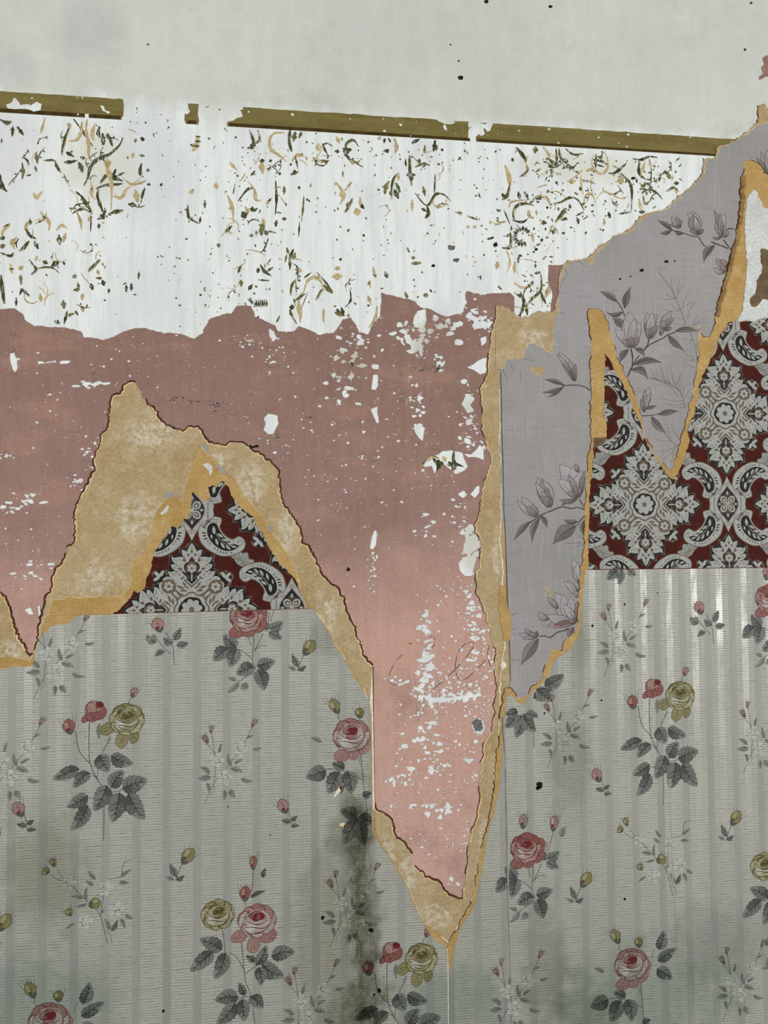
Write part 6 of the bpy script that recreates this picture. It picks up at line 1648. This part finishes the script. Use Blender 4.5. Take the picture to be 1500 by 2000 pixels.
def rleaf(b, t, w, tone, seed):
    rr = random.Random(seed)
    dx, dy = t[0] - b[0], t[1] - b[1]
    L = math.hypot(dx, dy) or 1
    nx_, ny_ = -dy / L, dx / L
    bend = rr.uniform(-.09, .09) * L
    S = np.linspace(0, 1, 13)
    pf = [max(0.0, math.sin(math.pi * min(1, s ** .74))) ** .62 * (1 - .10 * s) for s in S]
    ax = [(b[0] + dx * s + nx_ * bend * math.sin(math.pi * s), b[1] + dy * s + ny_ * bend * math.sin(math.pi * s)) for s in S]
    ser = lambda i: 1 + (.10 if i % 2 else -.06) * (1 if 2 < i < 12 else 0)
    Lf = [(x + nx_ * w / 2 * k * ser(i), y + ny_ * w / 2 * k * ser(i)) for i, ((x, y), k) in enumerate(zip(ax, pf))]
    Rt = [(x - nx_ * w / 2 * k * ser(i), y - ny_ * w / 2 * k * ser(i)) for i, ((x, y), k) in enumerate(zip(ax, pf))]
    k0 = {0: (106, 108, 103), 1: (114, 116, 110), 2: (130, 132, 125)}[tone]
    dk = {0: (38, 39, 38), 1: (54, 55, 53), 2: (96, 98, 93)}[tone]
    side = rr.random() < .5
    out = [(Lf + Rt[::-1], jit(k0, 6, rr)), ((ax + Lf[::-1]) if side else (ax + Rt[::-1]), jit(tuple(v * .86 for v in k0), 5, rr))]
    tipzone = ax[8:] + Rt[:7:-1]
    out.append((tipzone, jit(tuple(v * 1.16 for v in k0), 4, rr)))
    for sgn in (1, -1):
        for i in (2, 4, 6, 8, 9):
            x, y = ax[i]
            j = min(12, i + 2)
            ex, ey = ax[j][0] + sgn * nx_ * w / 2 * pf[j] * .86, ax[j][1] + sgn * ny_ * w / 2 * pf[j] * .86
            mx, my = (x + ex) / 2 + dx / L * .9, (y + ey) / 2 + dy / L * .9
            if rr.random() < .8:
                out.append((stroke([(x, y), (mx, my), (ex, ey)], 1.7, .3, 1.1, 2), C(*[v * rr.uniform(.9, 1.4) for v in dk])))
            sh = (dx / L * 1.7, dy / L * 1.7)
            if tone < 2:
                out.append((stroke([(x + sh[0], y + sh[1]), (mx + sh[0], my + sh[1]), (ex + sh[0] * .5, ey + sh[1] * .5)], .3, .3, 1.1, 2), jit(tuple(v * 1.12 for v in k0), 5, rr)))
    if tone < 2:      # darker print near the stalk
        out.append((ax[:5] + (Lf if side else Rt)[4:0:-1], C(*[v * 1.9 for v in dk])))
    out.append((stroke(ax[:11], 1.9, .5, None, 1), C(*dk)))
    if tone < 2:
        out.append((stroke((Lf if side else Rt)[2:9], .4, .4, 1.5, 1), C(*dk)))
    return out


def blossom(cx, cy, r, seed):
    rr = random.Random(seed)
    out = []
    for k in range(5):
        a = k * 1.2566 + rr.uniform(-.2, .2)
        out.append((ellipse(cx + .55 * r * math.cos(a), cy + .55 * r * math.sin(a), .55 * r, .42 * r, a, 12, .12, seed + k), jit((174, 175, 167), 4, rr)))
    for k in range(5):
        a = k * 1.2566 + .6
        out.append((stroke([(cx + .5 * r * math.cos(a), cy + .5 * r * math.sin(a)), (cx + .95 * r * math.cos(a + .12), cy + .95 * r * math.sin(a + .12))], .3, .9), C(124, 126, 119)))
    for k in range(17):
        a, d = rr.uniform(0, 6.28), rr.uniform(.12, .62) * r
        l = rr.uniform(.6, 2.2)
        x, y = cx + d * math.cos(a), cy + d * math.sin(a)
        out.append((stroke([(x, y), (x + l * math.cos(a), y + l * math.sin(a))], 1.0, 1.3), C(28, 28, 26)))
    return out


def rel(anchor, pts):
    ax, az = W(*anchor)
    return [(x - ax, z - az) for x, z in WL(pts)]


class Spray:
    def __init__(self, name, anchor):
        self.name, self.anchor, self.items, self.stems = name, anchor, [], []

    def p(self, x, y):
        return rel(self.anchor, [(x, y)])[0]

    def k(self):
        return sum(mmpx(*self.anchor)) / 2

    def stem(self, pts, w=1.3, w1=None):
        self.stems.append((stroke(rel(self.anchor, pts), w, w1 or w * .8, None, 4, 1, .2), C(98, 99, 95)))
        if len(pts) > 2:
            self.stems.append((stroke([(x + .5, y) for x, y in rel(self.anchor, pts)], w * .45, w * .3, None, 4, 1, .2), C(62, 62, 58)))

    def thorns(self, pts):
        rr = random.Random(3)
        for x, y in pts:
            a, b = self.p(x, y)
            self.stems.append((stroke([(a - 1.4, b - .4), (a, b + .5), (a + 1.3, b - .5)], .5, .5, 1.1, 2), C(38, 38, 36)))

    def leaf(self, bx, by, tx, ty, w, tone=0):
        self.items.append(('leaf', rleaf(self.p(bx, by), self.p(tx, ty), w * self.k(), tone, len(self.items) * 7 + int(bx))))

    def rose(self, x, y, rx, ry, pal, skirt=(), nm='rose'):
        k = self.k()
        c = self.p(x, y)
        self.items.append((nm, rose(c[0], c[1], rx * k, ry * k, pal, len(self.items) + int(x), [(a * k, b * k, r * k, an) for a, b, r, an in skirt])))

    def half(self, x, y, r, pal, nm='half_open_rose'):
        c = self.p(x, y)
        self.items.append((nm, half_rose(c[0], c[1], r * self.k(), pal, int(x))))

    def bud(self, x, y, rx, ry, ang, pal, nm='rosebud'):
        c = self.p(x, y)
        k = self.k()
        self.items.append((nm, bud(c[0], c[1], rx * k, ry * k, math.radians(ang), pal, int(x))))

    def blossom(self, x, y, r=12):
        c = self.p(x, y)
        self.items.append(('white_blossom', blossom(c[0], c[1], r * self.k(), int(x + y))))

    def place(self, sheet, mat, clip, px, py, scale=1.0, ang=0.0):
        x, z = W(px, py)
        zz = Z_TOP + .06
        root = pr(self.name, put(self.stems, x, z, ang, scale, scale), zz, mat, sheet, clip) if self.stems else None
        for i, (nm, pl) in enumerate(self.items):
            o = pr(nm, put(pl, x, z, ang, scale, scale), zz + .03 + .012 * i, mat, root or sheet, clip)


# bouquet with a yellow rose, a red one and a red bud
A_ = Spray('rose_bouquet', (249, 1405))
for s in ([(176, 1410), (175, 1437), (175, 1463), (177, 1490), (184, 1507), (193, 1523), (203, 1545), (204, 1600), (203, 1640)], [(149, 1426), (152, 1450), (159, 1471), (176, 1489), (181, 1496)], [(217, 1437), (207, 1458), (201, 1470)], [(193, 1500), (191, 1520)], [(256, 1362), (252, 1374)], [(203, 1545), (225, 1545), (240, 1540)], [(193, 1523), (180, 1510), (160, 1502)], [(204, 1570), (190, 1560), (174, 1556)]):
    A_.stem(s, 1.6)
A_.thorns([(169, 1438), (179, 1452), (179, 1456), (147, 1450), (201, 1461), (209, 1444), (217, 1444), (214, 1450), (180, 1468), (184, 1496), (192, 1525), (186, 1508)])
for l in ((156, 1500, 104, 1520, 25), (176, 1508, 144, 1537, 24), (196, 1472, 212, 1507, 31), (218, 1474, 261, 1491, 27), (218, 1537, 243, 1503, 30), (240, 1539, 289, 1522, 36), (210, 1532, 185, 1582, 34), (234, 1546, 220, 1604, 36), (252, 1548, 283, 1599, 34), (173, 1552, 132, 1574, 27), (173, 1571, 140, 1619, 28)):
    A_.leaf(*l)
A_.leaf(196, 1412, 195, 1444, 9, 2)
A_.rose(249, 1404, 34, 31, YEL, ((-36, -16, 15, .6), (-9, -40, 15, 1.4), (14, -36, 11, 1.2)), 'yellow_rose')
A_.half(185, 1389, 25, RED, 'red_rose')
A_.bud(136, 1417, 12, 13, 100, RED, 'red_rosebud')
A_.bud(263, 1351, 7, 9, 70, dict(RED, base=(150, 120, 110)))

# single red rose
B_ = Spray('red_rose_spray', (482, 1204))
for s in ([(495, 1237), (496, 1255), (494, 1270), (493, 1290), (500, 1304)], [(496, 1272), (508, 1250), (514, 1236)], [(527, 1195), (524, 1213), (524, 1230)], [(484, 1240), (491, 1262)], [(496, 1272), (508, 1261), (523, 1261)], [(463, 1266), (478, 1274), (492, 1286)], [(500, 1304), (482, 1320), (466, 1330)], [(545, 1150), (540, 1175), (532, 1200), (528, 1215)]):
    B_.stem(s, 1.4)
for l in ((462, 1264, 437, 1239, 25, 0), (446, 1266, 416, 1290, 27, 0), (462, 1265, 449, 1303, 27, 0), (526, 1227, 554, 1214, 21, 1), (525, 1234, 551, 1248, 18, 1), (524, 1230, 509, 1216, 15, 1), (497, 1302, 461, 1315, 28, 0), (502, 1299, 538, 1291, 25, 0), (504, 1307, 516, 1347, 29, 0), (467, 1331, 444, 1352, 12, 2), (472, 1336, 485, 1345, 17, 2), (461, 1328, 446, 1322, 9, 2)):
    B_.leaf(*l)
B_.rose(482, 1204, 33, 30, RED, ((30, 4, 14, 1.3), (26, -18, 14, .9), (-18, -30, 15, .2), (4, -30, 13, .1)), 'red_rose')
B_.bud(477, 1150, 9, 13, 85, dict(RED, base=(132, 118, 112)))
B_.bud(542, 1156, 9, 14, 80, PNK)
B_.leaf(556, 1185, 566, 1165, 14, 2)

# big pink and white rose
Cc = Spray('pink_rose_spray', (686, 1435))
for s in ([(704, 1472), (708, 1510), (710, 1537), (716, 1576), (717, 1600)], [(698, 1470), (704, 1495)], [(664, 1370), (660, 1400), (667, 1410)], [(638, 1501), (660, 1502), (690, 1512), (708, 1522)], [(717, 1580), (700, 1594), (690, 1600)], [(712, 1620), (710, 1650)], [(702, 1400), (700, 1408)], [(735, 1405), (728, 1425)]):
    Cc.stem(s, 1.3)
for l in ((637, 1503, 597, 1517, 31), (663, 1506, 640, 1548, 33), (678, 1504, 685, 1549, 30), (672, 1501, 648, 1488, 20), (697, 1594, 664, 1580, 26), (698, 1597, 670, 1648, 30), (700, 1595, 730, 1604, 26), (708, 1554, 725, 1546, 15), (745, 1408, 756, 1370, 24), (742, 1430, 782, 1406, 22), (740, 1446, 772, 1468, 26), (704, 1600, 712, 1650, 26)):
    Cc.leaf(*l, 0)
Cc.leaf(628, 1448, 606, 1438, 9, 2)
Cc.rose(686, 1435, 37, 32, PNK, ((-18, -38, 15, .3), (22, -26, 14, .4), (4, -34, 12, 1.5), (32, -6, 12, 1.2)), 'pink_rose')
Cc.bud(653, 1377, 10, 14, 115, YEL, 'yellow_rosebud')
Cc.bud(702, 1391, 9, 9, 95, dict(YEL, base=(112, 104, 60)), 'yellow_rosebud')

# yellow and pink pair
D_ = Spray('rose_pair_spray', (426, 1784))
for s in ([(434, 1812), (438, 1835), (440, 1858)], [(472, 1838), (476, 1880), (480, 1915), (490, 1940), (498, 1998)], [(495, 1694), (494, 1715), (492, 1738)], [(479, 1757), (480, 1768)], [(476, 1890), (462, 1866), (448, 1858)], [(478, 1900), (500, 1884), (515, 1878)], [(488, 1942), (474, 1946), (462, 1950)]):
    D_.stem(s, 1.5)
for l in ((434, 1853, 391, 1830, 29), (417, 1856, 371, 1895, 29), (441, 1858, 419, 1910, 29), (500, 1882, 521, 1843, 22), (530, 1865, 576, 1857, 30), (512, 1880, 554, 1905, 32), (506, 1886, 509, 1922, 23), (496, 1877, 481, 1863, 13), (466, 1944, 420, 1950, 30), (479, 1941, 467, 1916, 15), (460, 1955, 423, 1998, 29), (474, 1948, 477, 1992, 27), (488, 1944, 514, 1966, 25), (490, 1750, 519, 1737, 9), (514, 1712, 519, 1693, 10)):
    D_.leaf(*l, 0)
D_.rose(426, 1784, 33, 29, YEL, (), 'yellow_rose')
D_.rose(503, 1796, 38, 32, PNK, ((-8, -46, 16, 1.5), (22, -32, 16, .6), (-36, -28, 15, .3), (-30, 6, 12, 1.2)), 'pink_rose')
D_.bud(495, 1682, 7, 12, 88, dict(RED, base=(132, 92, 70)), 'red_rosebud')
D_.bud(479, 1742, 11, 13, 88, RED, 'red_rosebud')

# sprays of small white blossom
E_ = Spray('blossom_spray', (438, 1505))
for s in ([(419, 1527), (409, 1547), (399, 1570)], [(402, 1450), (410, 1458), (418, 1468)], [(413, 1428), (416, 1445), (418, 1462)], [(421, 1538), (412, 1552)], [(494, 1415), (488, 1430), (482, 1440), (470, 1462), (445, 1495), (419, 1527), (421, 1538)], [(418, 1462), (422, 1483), (419, 1527)], [(418, 1468), (422, 1483)]):
    E_.stem(s, .9)
for l in ((410, 1509, 390, 1495, 10, 2), (412, 1517, 385, 1518, 12, 2), (452, 1495, 446, 1470, 9, 2), (451, 1498, 474, 1508, 12, 2), (471, 1519, 495, 1525, 9, 2), (458, 1490, 475, 1482, 7, 2), (439, 1542, 438, 1561, 9, 2), (449, 1541, 459, 1557, 12, 2), (428, 1469, 434, 1449, 6, 2), (481, 1441, 496, 1435, 5, 2), (405, 1528, 408, 1545, 8, 2), (494, 1462, 512, 1459, 7, 2)):
    E_.leaf(*l)
for b_ in ((423, 1483, 14), (470, 1462, 14), (438, 1517, 15)): E_.blossom(*b_)
E_.bud(402, 1442, 5, 8, 120, dict(RED, base=(128, 112, 104)), 'small_bud')
E_.bud(413, 1423, 4, 6, 80, dict(RED, base=(150, 138, 130)), 'small_bud')
E_.bud(496, 1411, 4, 7, 60, dict(RED, base=(146, 134, 128)), 'small_bud')

F_ = Spray('blossom_spray', (207.6, 1732))
for s in ([(191, 1775), (200, 1794), (207, 1825), (212, 1840)], [(217, 1822), (220, 1840)], [(113, 1694), (122, 1710)], [(101, 1706), (114, 1716), (128, 1717)], [(238, 1710), (241, 1690), (246, 1678)], [(238, 1710), (228, 1712), (214, 1716)], [(244, 1684), (258, 1676)], [(122, 1710), (137, 1722), (170, 1757), (191, 1775)], [(214, 1716), (207, 1732), (198, 1780), (200, 1794)], [(128, 1717), (137, 1722)], [(207, 1815), (217, 1822)]):
    F_.stem(s, 1.1)
for l in ((162, 1753, 138, 1748, 9, 2), (170, 1757, 172, 1730, 8, 2), (171, 1763, 146, 1768, 6, 2), (188, 1715, 174, 1699, 9, 2), (183, 1727, 169, 1717, 8, 2), (215, 1814, 206, 1790, 10, 2), (219, 1816, 232, 1794, 10, 1), (238, 1709, 257, 1696, 8, 2), (234, 1722, 253, 1722, 9, 2), (246, 1784, 260, 1792, 9, 2), (237, 1792, 245, 1811, 9, 2), (198, 1780, 205, 1774, 7, 2), (148, 1800, 130, 1812, 6, 2)):
    F_.leaf(*l)
for b_ in ((137, 1722, 13), (207.6, 1732, 15), (228, 1773, 15), (168, 1798, 14)): F_.blossom(*b_)
F_.bud(105, 1682, 6, 8, 110, YEL, 'small_bud')
F_.bud(91, 1699, 8, 6, 150, YEL, 'small_bud')
F_.bud(187, 1762, 11, 10, 20, YEL, 'small_bud')
F_.bud(136, 1779, 7, 7, 120, YEL, 'small_bud')

# single buds on short stems
G_ = Spray('single_rosebud', (37, 1578))
G_.stem([(50, 1590), (54, 1610), (55, 1622)], 1.2)
G_.leaf(53, 1612, 34, 1607, 11, 1); G_.leaf(54, 1608, 68, 1600, 10, 1); G_.leaf(55, 1620, 72, 1618, 9, 1)
G_.bud(38, 1578, 12, 14, 115, dict(RED, base=(146, 118, 114)))
H_ = Spray('single_rosebud', (603, 1266))
H_.stem([(593, 1277), (587, 1292), (580, 1310)], 1.3)
H_.leaf(583, 1302, 570, 1276, 12, 1); H_.leaf(582, 1308, 598, 1300, 10, 1); H_.leaf(577, 1308, 562, 1300, 8, 2)
H_.bud(604, 1263, 12, 15, 55, YEL)
I_ = Spray('leafy_rosebud', (309, 1219))
I_.stem([(325, 1234), (338, 1262), (340, 1285), (341, 1299)], 1.3); I_.stem([(308, 1248), (322, 1266), (336, 1277)], 1.2)
for l in ((341, 1250, 355, 1226, 15, 1), (346, 1260, 369, 1255, 14, 1), (338, 1256, 320, 1245, 16, 1), (322, 1271, 303, 1281, 12, 1), (306, 1254, 286, 1240, 18, 1), (305, 1240, 291, 1250, 10, 2)):
    I_.leaf(*l)
I_.bud(309, 1219, 12, 13, 110, dict(RED, base=(150, 118, 108)))

ilm, irm = M['ink_striped_l'], M['ink_striped_r']
for sp, sheet, mat, clip, spots in (
        (A_, sl, ilm, str_l_face, ((249, 1405), (822, 1871), (-320, 1850))), (A_, sr, irm, str_r_face, ((1326, 1359),)),
        (B_, sl, ilm, str_l_face, ((482, 1204), (-90, 1660))), (B_, sr, irm, str_r_face, ((1026, 1654), (1500, 1168))),
        (Cc, sl, ilm, str_l_face, ((686, 1435), (97, 1990))), (Cc, sr, irm, str_r_face, ((1231, 1881), (1688, 1470))),
        (D_, sl, ilm, str_l_face, ((426, 1784),)), (D_, sr, irm, str_r_face, ((1490, 1690),)),
        (E_, sl, ilm, str_l_face, ((438, 1505), (600, 1975), (20, 1505), (108, 1300), (680, 1785), (-150, 1950))), (E_, sr, irm, str_r_face, ((1480, 1450), (1100, 1440), (1002, 1955), (1210, 1262), (1440, 1930), (1650, 1300))),
        (F_, sl, ilm, str_l_face, ((207.6, 1732),)), (F_, sr, irm, str_r_face, ((1306, 1649),)),
        (G_, sl, ilm, str_l_face, ((37, 1578), (552, 1572), (-160, 1480))), (G_, sr, irm, str_r_face, ((1163, 1512),)),
        (H_, sl, ilm, str_l_face, ((603, 1266), (367, 1672), (10, 1801))), (H_, sr, irm, str_r_face, ((1142, 1718), (1434, 1598))),
        (I_, sl, ilm, str_l_face, ((309, 1219),)), (I_, sr, irm, str_r_face, ((1363, 1186),))):
    for x, y in spots:
        sp.place(sheet, mat, clip, x, y)
# grey leaves of a hidden bouquet, right of the tail
K_ = Spray('leaf_cluster', (1040, 1380))
for l in ((1062, 1340, 1100, 1316, 26, 0), (1040, 1362, 1082, 1340, 24, 0), (1046, 1345, 1078, 1368, 24, 0), (1010, 1395, 985, 1420, 24, 0), (1015, 1395, 1006, 1440, 26, 0), (1020, 1395, 1044, 1428, 26, 0), (1010, 1390, 985, 1392, 20, 0), (1026, 1392, 1050, 1398, 18, 1)):
    K_.leaf(*l)
K_.stem([(1018, 1392), (1035, 1400), (1040, 1430), (1041, 1460)], 1.3)
K_.place(sr, irm, str_r_face, 1040, 1380)
K2 = Spray('leaf_cluster', (1205, 1125))
for l in ((1205, 1112, 1182, 1132, 20, 0), (1212, 1112, 1206, 1142, 16, 1), (1224, 1110, 1240, 1124, 16, 1)):
    K2.leaf(*l)
K2.stem([(1216, 1112), (1210, 1135), (1208, 1158)], 1.1)
K2.place(sr, irm, str_r_face, 1205, 1125)
